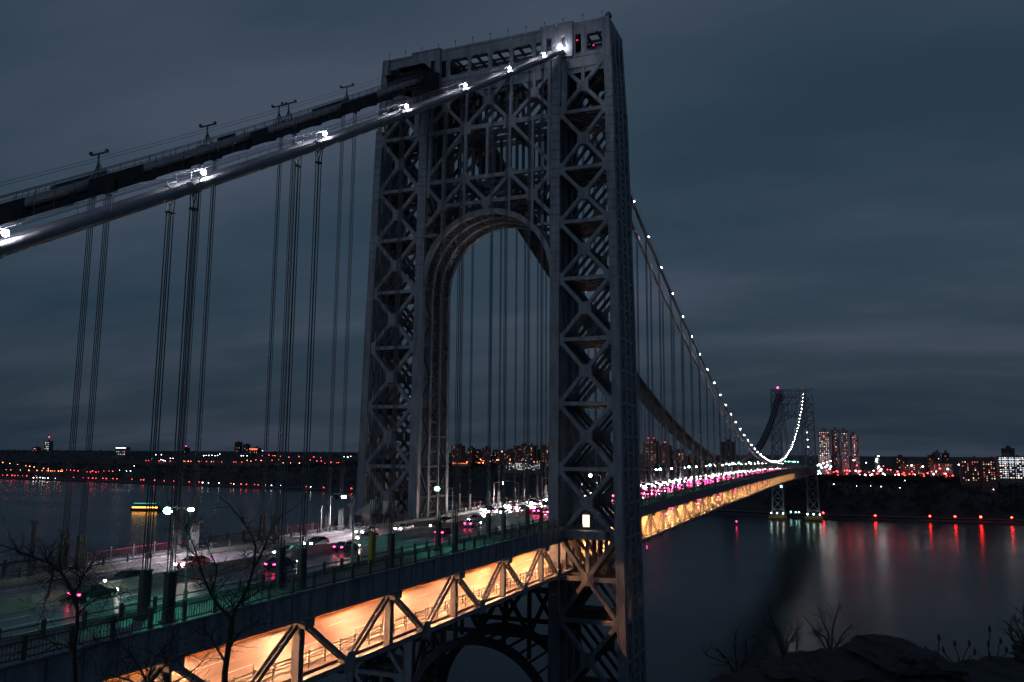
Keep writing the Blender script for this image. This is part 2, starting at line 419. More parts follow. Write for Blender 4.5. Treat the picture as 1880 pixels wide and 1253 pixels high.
    cap = build('cap_girder', cg, STEEL, tw)
    rf = MB()
    for y in [i*2.7-27 for i in range(21)]: rf.box((0, y, 183.2), (9.8, .5, .5))
    for x in (-3.4, -1.6, 1.6, 3.4): rf.box((x, 0, 182.7), (.45, 55.4, .45))
    for i in range(10): rf.beam((-4.8, -27+i*5.5, 182.1), (4.8, -24.3+i*5.5, 182.1), .5, .5, (0, 0, 1))
    rf.box((-2.5, 0, 172.1), (.5, 30, .5)); rf.box((2.5, 0, 172.1), (.5, 30, .5))
    build('roof_beams', rf, STEEL_SHADE, cap)
    for sy in (-1, 1):
        h = MB()
        for (a, b_, c, d) in ((12.6, 13.85, 176.2, 184.35), (15.05, 17.15, 176.2, 184.35), (18.35, 19.9, 176.2, 184.35), (13.85, 15.05, 176.2, 178.4), (13.85, 15.05, 181.4, 184.35), (17.15, 18.35, 176.2, 178.4), (17.15, 18.35, 181.4, 184.35)):
            h.box((-5.62, sy*(a+b_)/2, (c+d)/2), (.34, b_-a, d-c)); h.box((5.62, sy*(a+b_)/2, (c+d)/2), (.34, b_-a, d-c))
        h.box((0, sy*16.25, 184.15), (11.9, 7.7, .34))
        build('saddle_house', h, STEEL, cap)
        dd = MB(); dd.box((-4.8, sy*14.45, 179.9), (.1, 1.2, 3.0)); dd.box((-4.8, sy*17.75, 179.9), (.1, 1.2, 3.0)); build('door', dd, STEEL_SHADE, cap)
        sd_ = MB()
        for yy in (YI, YO): sd_.box((0, sy*yy, 180.6), (8.4, 1.7, 1.5)); sd_.box((0, sy*yy, 182), (5, 1.3, 1.2))
        build('cable_saddle', sd_, STEEL_SHADE, tw)
    for i in range(13):          # little rods with lamps/cups along the roof edge
        y = -26.5+i*4.42; m_ = MB(); m_.box((-5.3, y, 184.7), (.07, .07, 1.4)); m_.ball((-5.3, y, 185.5), .17, 6, 4); build('lightning_rod', m_, RAIL, tw)
    nb = MB(); nb.box((-4.9, -27.8, 184.3), (.9, 1.3, .7)); nb.box((-4.9, -27.8, 184.9), (.5, .7, .5)); build('beacon_box', nb, RAIL, tw)
    for s in (-1, 1):
        pr = MB(); pr.hexa([(-12, s*13, -3), (12, s*13, -3), (12, s*35, -3), (-12, s*35, -3)][::(1 if s > 0 else -1)], [(-10.5, s*13.5, 5), (10.5, s*13.5, 5), (10.5, s*34.5, 5), (-10.5, s*34.5, 5)][::(1 if s > 0 else -1)])
        build('pier', pr, CONC, tw)
    return tw
tower = make_tower('near lattice tower with an arched portal')
far = copy_tree(tower, bridge); far.location = (SPAN, 0, 0); far['label'] = 'distant lattice tower on the far shore'

# ---- main cables ----
def cable(y, label):
    xs = [-178+i*4.5 for i in range(40)] + [-.3] + [4+i*9 for i in range(119)] + [SPAN+.3, SPAN+40, SPAN+90, SPAN+140]
    xs = sorted(set(round(x, 2) for x in xs))
    b = MB(); xs2 = sorted(set(xs+[-160+j*.75 for j in range(212)])); b.tube([(x, y, zcable(x)) for x in xs2], [.51+R_.uniform(-.012, .012) for _ in xs2], 14)
    c = build('main_cable', b, CABLE, bridge, smooth=True, label=label)
    bands = []
    for i in range(-9, 59):
        x = i*PAN
        if abs(x) < 5 or abs(x-SPAN) < 5: continue
        z = zcable(x); d = Vector((1, 0, (zcable(x+.5)-zcable(x-.5)))).normalized(); p = Vector((x, y, z))
        m = MB(); m.tube([p-d*.62, p-d*.6, p+d*.6, p+d*.62], [.5, .60, .60, .5], 12)
        m.beam(p-d*.6+Vector((0, 0, .62)), p+d*.6+Vector((0, 0, .62)), .14, .3, (0, 0, 1))
        m.tube([p-d*.12+Vector((0, 0, .66)), p-d*.12-Vector((0, 0, .9))], .09, 5)
        build('cable_band', m, CABLE, c)
    for sy in (-1, 1):
        h = MB(); pts = [(x, y+sy*.55, zcable(x)+1.45) for x in xs if abs(x) > 3 and x < SPAN-3]
        left = [p for p in pts if p[0] < 0]; mid = [p for p in pts if p[0] > 0]
        h.tube(left, .028, 4); h.tube(mid, .028, 4)
        build('hand_rope', h, CABLE, c)
    rest = MB()
    for i in range(-18, 116):
        x = i*PAN/2
        if abs(x) < 6 or abs(x-SPAN) < 6: continue
        for sy in (-1, 1):
            pm = MB() if i < 26 else rest; pm.beam((x, y+sy*.45, zcable(x)+.1), (x, y+sy*.55, zcable(x)+1.47), .05, .05)
            if i < 26: build('rope_post', pm, CABLE, c)
    q = build('rope_post', rest, CABLE, c); q['kind'] = 'stuff'
    return c
cable(-YO, 'outer main cable on the near side, lit by its lamps'); cable(-YI, 'inner main cable on the near side')
cable(YI, 'inner main cable on the far side'); cable(YO, 'outer main cable on the far side')

# ---- hangers: four ropes each, with a steel sleeve at the road ----
def hanger_mb(x, y, mb):
    zt = zcable(x)-.5; zb = zdeck(x)-1; sp = .26; col = min(1.6, (zt-zb)*.3)
    for dx in (-sp, sp):
        for dy in (-.16, .16):
            mb.tube([(x+dx*.35, y+dy*2.6, zt+.25), (x+dx, y+dy, zt-col), (x+dx, y+dy, zb)], .056, 5, False)
    mb.box((x, y, zt-col), (.75, .5, .16))
def sleeve_mb(x, y, mb):
    z = zdeck(x)
    for dx in (-.36, .36): mb.box((x+dx, y, z+1.7), (.24, .5, 5.0))
    mb.box((x, y, z+1.6), (.5, .34, 5.0)); mb.box((x, y, z+4.25), (1.05, .6, .16)); mb.box((x, y, z+.1), (1.3, .9, .5))
keys = [(i, y) for i in range(-8, 58) for y in (-YO, -YI, YI, YO) if i != 0 and abs(i*PAN-SPAN) > 6]
keys.sort(key=lambda k: (Vector((k[0]*PAN, k[1], 90))-CAM).length)
rest_h, rest_s = MB(), MB()
for n, (i, y) in enumerate(keys):
    x = i*PAN
    if zcable(x)-zdeck(x) < 4: continue
    if n < 98:
        h = MB(); hanger_mb(x, y, h); ho = build('hanger', h, ROPE, bridge); s_ = MB(); sleeve_mb(x, y, s_); so2 = build('sleeve', s_, RAIL, ho)
        if i == -4 and y == -YI: so2.data.materials[0] = mat('yellow_sleeve', (.45, .36, .05), .5, 0, .3, 1); so2['label'] = 'yellow painted sleeve'
    else: hanger_mb(x, y, rest_h); sleeve_mb(x, y, rest_s)
ro_ = build('hanger', rest_h, ROPE, bridge); ro_['kind'] = 'stuff'
rs_ = build('hanger_sleeve', rest_s, RAIL, bridge); rs_['kind'] = 'stuff'

# ---- decks ----
X0, X1 = -186.0, 1250.0
XS = [X0+i*PAN for i in range(0, int((X1-X0)/PAN)+1)]
def strip(mb, y0, y1, dz0, dz1, a=X0, b=X1, step=PAN):
    x = a
    while x < b-.01:
        x2 = min(x+step, b); za, zb = zdeck(x), zdeck(x2)
        mb.hexa([(x, y0, za+dz0), (x2, y0, zb+dz0), (x2, y1, zb+dz0), (x, y1, za+dz0)], [(x, y0, za+dz1), (x2, y0, zb+dz1), (x2, y1, zb+dz1), (x, y1, za+dz1)])
        x = x2
b = MB(); strip(b, -13.2, 13.2, -.45, 0); updeck = build('upper_deck', b, ASPH, bridge)
for s in (-1, 1):
    b = MB(); strip(b, min(s*13.2, s*18.6), max(s*13.2, s*18.6), -.45, .16); build('sidewalk', b, WALK, updeck)
    b = MB(); strip(b, min(s*12.95, s*13.2), max(s*12.95, s*13.2), .004, .62); build('parapet', b, CONC, updeck)
b = MB(); strip(b, -.3, .3, .004, .82); strip(b, -.14, .14, .824, 1.1); build('median_barrier', b, CONC, updeck)
for y in (-9.9, -6.8, -3.7, 9.9):
    b = MB(); x = -180 + (abs(y) % 3)
    while x < 1100:
        strip(b, y-.12, y+.12, .004, .008, x, x+6.6); x += 12.2
    build('lane_dashes', b, PAINT, updeck)
for y in (-12.6, -.75, .75, 3.55, 6.8, 12.6):  # oncoming lane lines drawn solid to imitate headlight trails
    b = MB(); strip(b, y-.09, y+.09, .004, .008); build('edge_line', b, PAINT, updeck)
b = MB(); x = -183
while x < 1100: strip(b, -13, 13, .001, .003, x, x+.22); x += PAN/2
build('expansion_joints', b, RAIL, updeck)
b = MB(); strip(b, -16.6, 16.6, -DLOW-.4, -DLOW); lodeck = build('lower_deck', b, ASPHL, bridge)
b = MB(); strip(b, -.35, .35, -DLOW+.004, -DLOW+1.25); build('median_barrier', b, ORNG, lodeck)
for y in (-9.3, -5.2, 5.2, 9.3):
    b = MB(); x = -178
    while x < 1100: strip(b, y-.1, y+.1, -DLOW+.004, -DLOW+.008, x, x+4.2); x += 12.2
    build('lane_dashes', b, PAINT, lodeck)
for s in (-1, 1):
    b = MB(); strip(b, s*13.6-.09, s*13.6+.09, -DLOW+.004, -DLOW+.008); strip(b, s*1.1-.09, s*1.1+.09, -DLOW+.004, -DLOW+.008); build('edge_line', b, PAINTY, lodeck)
    b = MB()
    for dz in (.45, .8, 1.15): strip(b, s*14.6-.06, s*14.6+.06, -DLOW+dz, -DLOW+dz+.12)
    for dz in (.55, 1.3): strip(b, s*15.9-.05, s*15.9+.05, -DLOW+dz, -DLOW+dz+.09)
    x = -180
    while x < 1060:
        z = zdeck(x)-DLOW; b.box((x, s*14.6, z+.7), (.14, .14, 1.4)); b.box((x+1.2, s*15.9, z+1.25 if int(x) % 2 else z+.7), (.08, .08, 2.5 if int(x) % 2 else 1.4)); x += 3.05
    build('guard_rail', b, POLE, lodeck)
# edge girders, floor beams
for s in (-1, 1):
    b = MB(); strip(b, min(s*18.62, s*18.9), max(s*18.62, s*18.9), -2.5, .18); 
    x = -180
    while x < 1240: 
        if abs(x) > 3: b.box((x, s*18.96, zdeck(x)-1.15), (.12, .12, 2.5)); 
        x += PAN/6
    strip(b, min(s*18.62, s*19.12), max(s*18.62, s*19.12), -2.62, -2.5); strip(b, min(s*18.62, s*19.12), max(s*18.62, s*19.12), .18, .28)
    build('edge_girder', b, STEEL, bridge)
for x in [i*PAN for i in range(-10, 67)]:
    if abs(x) < 5 or abs(x-SPAN) < 5: continue
    b = MB(); z = zdeck(x)-.46
    b.box((x, 0, z-1.1), (.5, 37, 1.9)); b.box((x, 0, z-2.12), (.9, 36, .14))
    for s in (-1, 1): b.box((x, s*17.6, z-1.7), (1.7, 2.4, 2.9))
    z2 = zdeck(x)-DLOW-.42; b.box((x, 0, z2-.75), (.45, 35, 1.3))
    build('floor_beam', b, STEEL, bridge)
st = MB()
for y in (-12, -8, -4, 0, 4, 8, 12):
    strip(st, y-.2, y+.2, -1.2, -.46); strip(st, y-.18, y+.18, -DLOW-1.1, -DLOW-.42)
build('stringers', st, STEEL_SHADE, bridge)

# outer pedestrian fences, inner rails
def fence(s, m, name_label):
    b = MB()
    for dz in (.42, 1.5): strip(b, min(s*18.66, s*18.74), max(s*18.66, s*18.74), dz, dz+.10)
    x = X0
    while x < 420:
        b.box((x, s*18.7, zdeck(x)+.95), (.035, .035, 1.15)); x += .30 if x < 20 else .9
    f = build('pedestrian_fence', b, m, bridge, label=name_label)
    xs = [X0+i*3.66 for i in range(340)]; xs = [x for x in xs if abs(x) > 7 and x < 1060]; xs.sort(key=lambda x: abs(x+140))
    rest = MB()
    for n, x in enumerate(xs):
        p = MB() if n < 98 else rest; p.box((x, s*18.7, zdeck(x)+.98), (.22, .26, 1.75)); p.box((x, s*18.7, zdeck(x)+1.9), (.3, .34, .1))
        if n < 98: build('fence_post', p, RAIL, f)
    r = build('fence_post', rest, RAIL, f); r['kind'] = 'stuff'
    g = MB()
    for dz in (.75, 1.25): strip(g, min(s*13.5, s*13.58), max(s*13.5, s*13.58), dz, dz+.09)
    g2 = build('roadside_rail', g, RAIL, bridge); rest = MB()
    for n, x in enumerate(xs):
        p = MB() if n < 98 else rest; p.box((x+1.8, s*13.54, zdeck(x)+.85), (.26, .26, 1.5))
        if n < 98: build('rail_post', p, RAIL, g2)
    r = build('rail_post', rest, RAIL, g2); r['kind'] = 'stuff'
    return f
fence(-1, RAIL, 'dark balustrade along the near walkway'); fence(1, RED_TRAIL_BUOY, 'far walkway fence coloured red for a light trail')

# stiffening trusses
for s in (-1, 1):
    ch = MB(); y = s*17.5; strip(ch, y-.4, y+.4, -9.75, -9.15); strip(ch, y-.5, y+.5, -9.15, -9.07); strip(ch, y-.45, y+.45, -2.9, -2.3)
    tr = build('stiffening_truss', ch, STEEL, bridge, label='near side truss beneath the road' if s < 0 else 'far side truss beneath the road')
    P_, D_ = [], []
    for i in range(-10, 66):
        x = i*PAN; z = zdeck(x)
        if abs(x) > 6 and abs(x-SPAN) > 6: P_.append(i)
        for e_ in (0, 1): D_.append((i, e_))
    P_.sort(key=lambda i: abs(i+7)); D_.sort(key=lambda q: abs(q[0]+7))
    restd = MB()
    for i in P_:
        x = i*PAN; z = zdeck(x); m = MB(); 
        for dx in (-.36, .36): m.box((x+dx, y, z-6), (.14, .8, 6.4))
        for j in range(6): m.beam((x-.3, y-.36, z-8.8+j*.95), (x+.3, y-.36, z-8.3+j*.95), .12, .06, (0, 1, 0))
        m.box((x, y, z-6), (.6, .12, 6.4)); build('post', m, STEEL, tr)
    for n, (i, e_) in enumerate(D_):
        xa, xb = (i*PAN, (i+.5)*PAN) if e_ == 0 else ((i+1)*PAN, (i+.5)*PAN)
        if min(abs(xa), abs(xb), abs(xa-SPAN), abs(xb-SPAN)) < 2: continue
        m = MB() if n < 98 else restd
        za, zb = zdeck(xa)-2.9, zdeck(xb)-9.2
        for dy in (-.3, .3): m.beam((xa, y+dy, za), (xb, y+dy, zb), .5, .12, (0, 1, 0))
        for j in range(8):
            f0, f1 = j/8+.03, (j+.5)/8+.03
            m.beam((xa+(xb-xa)*f0, y-.3, za+(zb-za)*f0), (xa+(xb-xa)*f1, y+.3, za+(zb-za)*f1), .12, .3)
        if n < 98: build('diagonal', m, STEEL, tr)
    o = build('diagonal', restd, STEEL, tr); o['kind'] = 'stuff'
    gs = MB()
    for i in range(-10, 66):
        x = (i+.5)*PAN; z = zdeck(x)-9.3
        gs.hexa([(x-1.2, y-.47, z-.9), (x+1.2, y-.47, z-.9), (x+1.2, y-.47, z+.3), (x+.5, y-.47, z+1.3), (x-.5, y-.47, z+1.3), (x-1.2, y-.47, z+.3)], [(x-1.2, y+.47, z-.9), (x+1.2, y+.47, z-.9), (x+1.2, y+.47, z+.3), (x+.5, y+.47, z+1.3), (x-.5, y+.47, z+1.3), (x-1.2, y+.47, z+.3)])
    build('gusset_plates', gs, STEEL, tr)
lat = MB()
for i in range(-10, 60):
    z0, z1 = zdeck(i*PAN)-9.9, zdeck((i+1)*PAN)-9.9
    lat.beam((i*PAN, -17, z0), ((i+1)*PAN, 17, z1), .5, .4, (0, 0, 1)); lat.beam((i*PAN, 17, z0), ((i+1)*PAN, -17, z1), .5, .4, (0, 0, 1))
build('wind_bracing', lat, STEEL_SHADE, bridge)

# lamps under the upper deck (strip fixtures between the floor beams)
fx = MB(); fx.mi = 0; fx.box((0, 0, .1), (1.3, .5, .16)); fx.mi = 1; fx.box((0, 0, -.02), (1.1, .34, .06)); fme = fx.mesh('deck_light', [RAIL, G_SOD]); fmm = fx.mesh('deck_light', [RAIL, G_SODM])
n = 0
for i in range(-10, 58):
    for y in (-11.2, 7.2):
        x = (i+.5)*PAN
        if n >= 98 and i > 40: continue
        o = link('deck_light', fme if i < 0 else fmm, bridge, (x, y, zdeck(x)-1.4)); n += 1

# balcony at the near tower leg, and its work cabin
b = MB(); b.box((-7.9, -21.6, 74.6), (4.4, 11.6, 1.5)); b.box((-7.9, -21.6, 75.42), (4.6, 11.8, .12))
bal = build('tower_balcony', b, STEEL, bridge)
b = MB()
for j in range(12): b.box((-10.05, -27.2+j*1.02, 76.1), (.06, .06, 1.2))
for z in (76.1, 76.7): b.box((-10.05, -21.6, z), (.06, 11.5, .06))
for x in (-10, -8.5, -7, -5.8): b.box((x, -27.3, 76.1), (.06, .06, 1.2))
b.box((-8, -27.3, 76.7), (4.2, .06, .06)); build('handrail', b, RAIL, bal)

# catwalk hung on the far pair of cables (under repair), with its masts and shroud at the tower
xs = [-176+i*4 for i in range(44)]+[5.9]+[12+i*8 for i in range(132)]
def cw(y0, y1, d0, d1, m, a=None, e2=None):
    for x, x2 in zip(xs, xs[1:]):
        if x < 0 < x2: continue
        if a is not None and (x < a or x2 > e2): continue
        z, z2 = zcable(x), zcable(x2)
        m.hexa([(x, y0, z+d0), (x2, y0, z2+d0), (x2, y1, z2+d0), (x, y1, z+d0)], [(x, y0, z+d1), (x2, y0, z2+d1), (x2, y1, z2+d1), (x, y1, z+d1)])
b = MB(); cw(12.9, 19.3, -1.55, -1.35, b); cw(12.9, 13.0, -1.35, -.75, b); cw(19.2, 19.3, -1.35, -.75, b)
cw(12.9, 13.0, -2.4, 1.0, b, 5, 1100); cw(19.2, 19.3, -2.4, 1.0, b, 5, 1100); cw(13.0, 19.2, -2.4, -2.3, b, 5, 1100)
cwk = build('catwalk', b, DARK, bridge, label='dark netted maintenance walkway under the far cables')
for y in (12.89, 19.31):
    for d in (-.1, .55, 1.2, 3.0):
        for q0, q1 in ((-999, 0), (0, 2000)): b = MB(); cw(y-.03, y+.03, d, d+.05, b, q0, q1); build('walkway_rail', b, RAIL, cwk)
pm2 = MB(); pm2.box((0, 0, -.05), (.07, .07, 2.9)); pm2 = pm2.mesh('rail_post', RAIL)
for x in [-110+i*2.4 for i in range(44)]:
    for y in (12.86, 19.34): link('rail_post', pm2, cwk, (x, y, zcable(x)))
fm_ = MB(); fm_.beam((0, 12.9, -1.6), (0, 19.3, -1.6), .3, .35, (0, 0, 1)); fm_.box((0, 12.95, -.9), (.5, .3, 1.4)); fm_ = fm_.mesh('walkway_frame', DARK)
for x in [-152+i*6 for i in range(25)]: link('walkway_frame', fm_, cwk, (x, 0, zcable(x)))
for x0_, x1_ in ((-112, -104), (-96, -88), (-70, -62), (-44, -30)):
    for q_ in (12.80, 19.35): b = MB(); cw(q_, q_+.08, -1.4, .9, b, x0_, x1_); build('net_screen', b, DARK, cwk)
for x in (-92.2, -73.7, -57.5, -55.0, -37.7):
    m = MB(); z = zcable(x); m.box((x, 16.1, z+1.9), (.16, .16, 3.8)); m.beam((x-.1, 14.7, z+3.75), (x+.1, 17.5, z+3.75), .16, .2, (0, 0, 1))
    m.beam((x, 15.2, z+.2), (x, 16.1, z+2.6), .09, .09); m.beam((x, 17.0, z+.2), (x, 16.1, z+2.6), .09, .09); m.beam((x+1.4, 16.1, z+.9), (x, 16.1, z+2.8), .09, .09)
    for y in (14.7, 17.5): m.box((x, y, z+3.95), (.34, .3, .42))
    build('mast', m, RAIL, cwk)
b = MB()
pts = lambda d, x: (x, zcable(x)+d)
for y in (12.6, 19.7):
    b.hexa([(-13, y-.08, zcable(-13)-2.2), (-5.9, y-.08, zcable(-5.9)-4.5), (-5.9, y-.08, 178.0), (-13, y-.08, zcable(-13)+2.6)], [(-13, y+.08, zcable(-13)-2.2), (-5.9, y+.08, zcable(-5.9)-4.5), (-5.9, y+.08, 178.0), (-13, y+.08, zcable(-13)+2.6)])
b.box((-13, 16.15, zcable(-13)+1.7), (.1, 6.9, 1.7)); b.box((-9.4, 16.15, 177.1), (7.2, 7.0, .12))
build('shroud', b, DARK, cwk, label='dark hoarding box where the far cables meet the tower')
b = MB(); b.box((-8.2, 23.3, 178.1), (1.6, 4.0, .35)); b.beam((-8.2, 21.3, 178.2), (-9.2, 18.5, 176.2), .5, .5, (0, 0, 1)); b.box((-6.8, 24.9, 177.4), (3, .9, 1.1)); build('work_platform', b, DARK, cwk)
for x, y, z in ((-5.45, -20.9, 179.8), (-4.2, -24.2, 178.6)):
    m = MB(); m.ball((x, y, z), .16, 8, 5); o = build('marker_light', m, G_DOT, tower)
BUILDINGS=[
(1650, 820, 28, 64, 106, 'brick', 22, 'brick block with one stub roof house at the left edge of the river arch view'),
(1680, 797, 12, 64, 101, 'brick', 10, 'narrow brick block with bright stacked orange windows'),
(1700, 787, 25, 62, 93, 'dark', 7, 'low dark apartment house right of the narrow orange lit block'),
(1690, 762, 13, 64, 101, 'brick', 6, 'slim dark block with a roof tank above the orange car park glow'),
(1720, 749, 39, 62, 92, 'dark', 9, 'long low dark block in the middle of the river arch view'),
(1700, 706, 32, 63, 94, 'brick', 10, 'low block beside a red striped vertical sign column'),
(1600, 622, 51, 58, 106, 'brick', 45, 'wide high brick block with a tall roof house and scattered lit windows'),
(1640, 603, 16, 60, 94, 'dark', 6, 'recessed dark wing between the two tallest blocks'),
(1600, 564, 33, 58, 108, 'brick', 34, 'tall block against the right tower leg with a column of orange windows'),
(1480, 577, 83, 56, 69, 'glass', 60, 'long low terrace building with rows of small white windows on the slope'),
(1500, 304, 28, 74, 115, 'brick', 44, 'tall block with two red beacons just right of the near tower'),
(1540, 284, 25, 74, 107, 'brick', 22, 'rounded top block next to the red beacon block'),
(1560, 261, 30, 74, 95, 'brick', 16, 'low block half hidden behind the curved cables'),
(1600, 214, 79, 72, 85, 'dark', 14, 'very long low dark row under the sweep of the cables'),
(1480, 146, 25, 74, 114, 'dark', 2, 'windowless dark slab block rising above the deck before the far tower'),
(1400, -33, 21, 75, 132, 'pale', 70, 'leftmost tower of the four slab apartment cluster'),
(1430, -52, 14, 75, 135, 'pale', 26, 'second slab tower of the cluster with a dark lift head'),
(1400, -67, 12, 75, 133, 'pale', 24, 'third slab tower of the cluster right of the dark gap'),
(1430, -83, 15, 75, 127, 'pale', 36, 'rightmost and lowest slab tower of the four'),
(1420, -119, 8, 64, 89, 'glass', 14, 'slim bright white lit building under the green white floodlight'),
(1500, -160, 25, 65, 86, 'dark', 10, 'dark low block left of the small dome'),
(1480, -207, 14, 65, 86, 'brick', 8, 'small dark block right of the dome'),
(1600, -230, 11, 65, 96, 'glass', 8, 'short tower with three bright white top windows'),
(1600, -245, 11, 65, 95, 'dark', 6, 'flat roofed tower beside the white windowed one'),
(1420, -175, 38, 58, 75, 'brick', 18, 'brick row house block above the red lit street'),
(1400, -217, 34, 58, 77, 'brick', 18, 'brick block above the white and orange street lamps'),
(1300, -248, 26, 55, 83, 'brick', 30, 'wide dark apartment house with rows of amber windows'),
(1290, -272, 21, 54, 83, 'brick', 26, 'apartment house corner block left of the bright hospital'),
(1560, -343, 18, 79, 104, 'dark', 2, 'dark square tower rising behind the brightly lit hospital'),
(1330, -309, 36, 57, 90, 'glass', 95, 'brightly lit long hospital with continuous white window bands at the right edge'),
(2900, 3923, 37, 71, 99, 'brick', 6, 'small red lit block on the far left hilltop'),
(2900, 3835, 40, 71, 131, 'glass', 16, 'lit spired tower on the far left hilltop'),
(2300, 2647, 56, 69, 100, 'pale', 8, 'square block with a bright white strip along its roof'),
(4200, 3699, 46, 46, 147, 'dark', 4, 'taller of the two dim distant high rises'),
(4200, 3631, 45, 47, 133, 'dark', 4, 'shorter of the two dim distant high rises'),
(2500, 2148, 44, 69, 101, 'brick', 12, 'low block with an orange red lit top floor'),
(2500, 2511, 24, 57, 100, 'dark', 3, 'small dark block with a red beacon left of the distant high rises'),
]
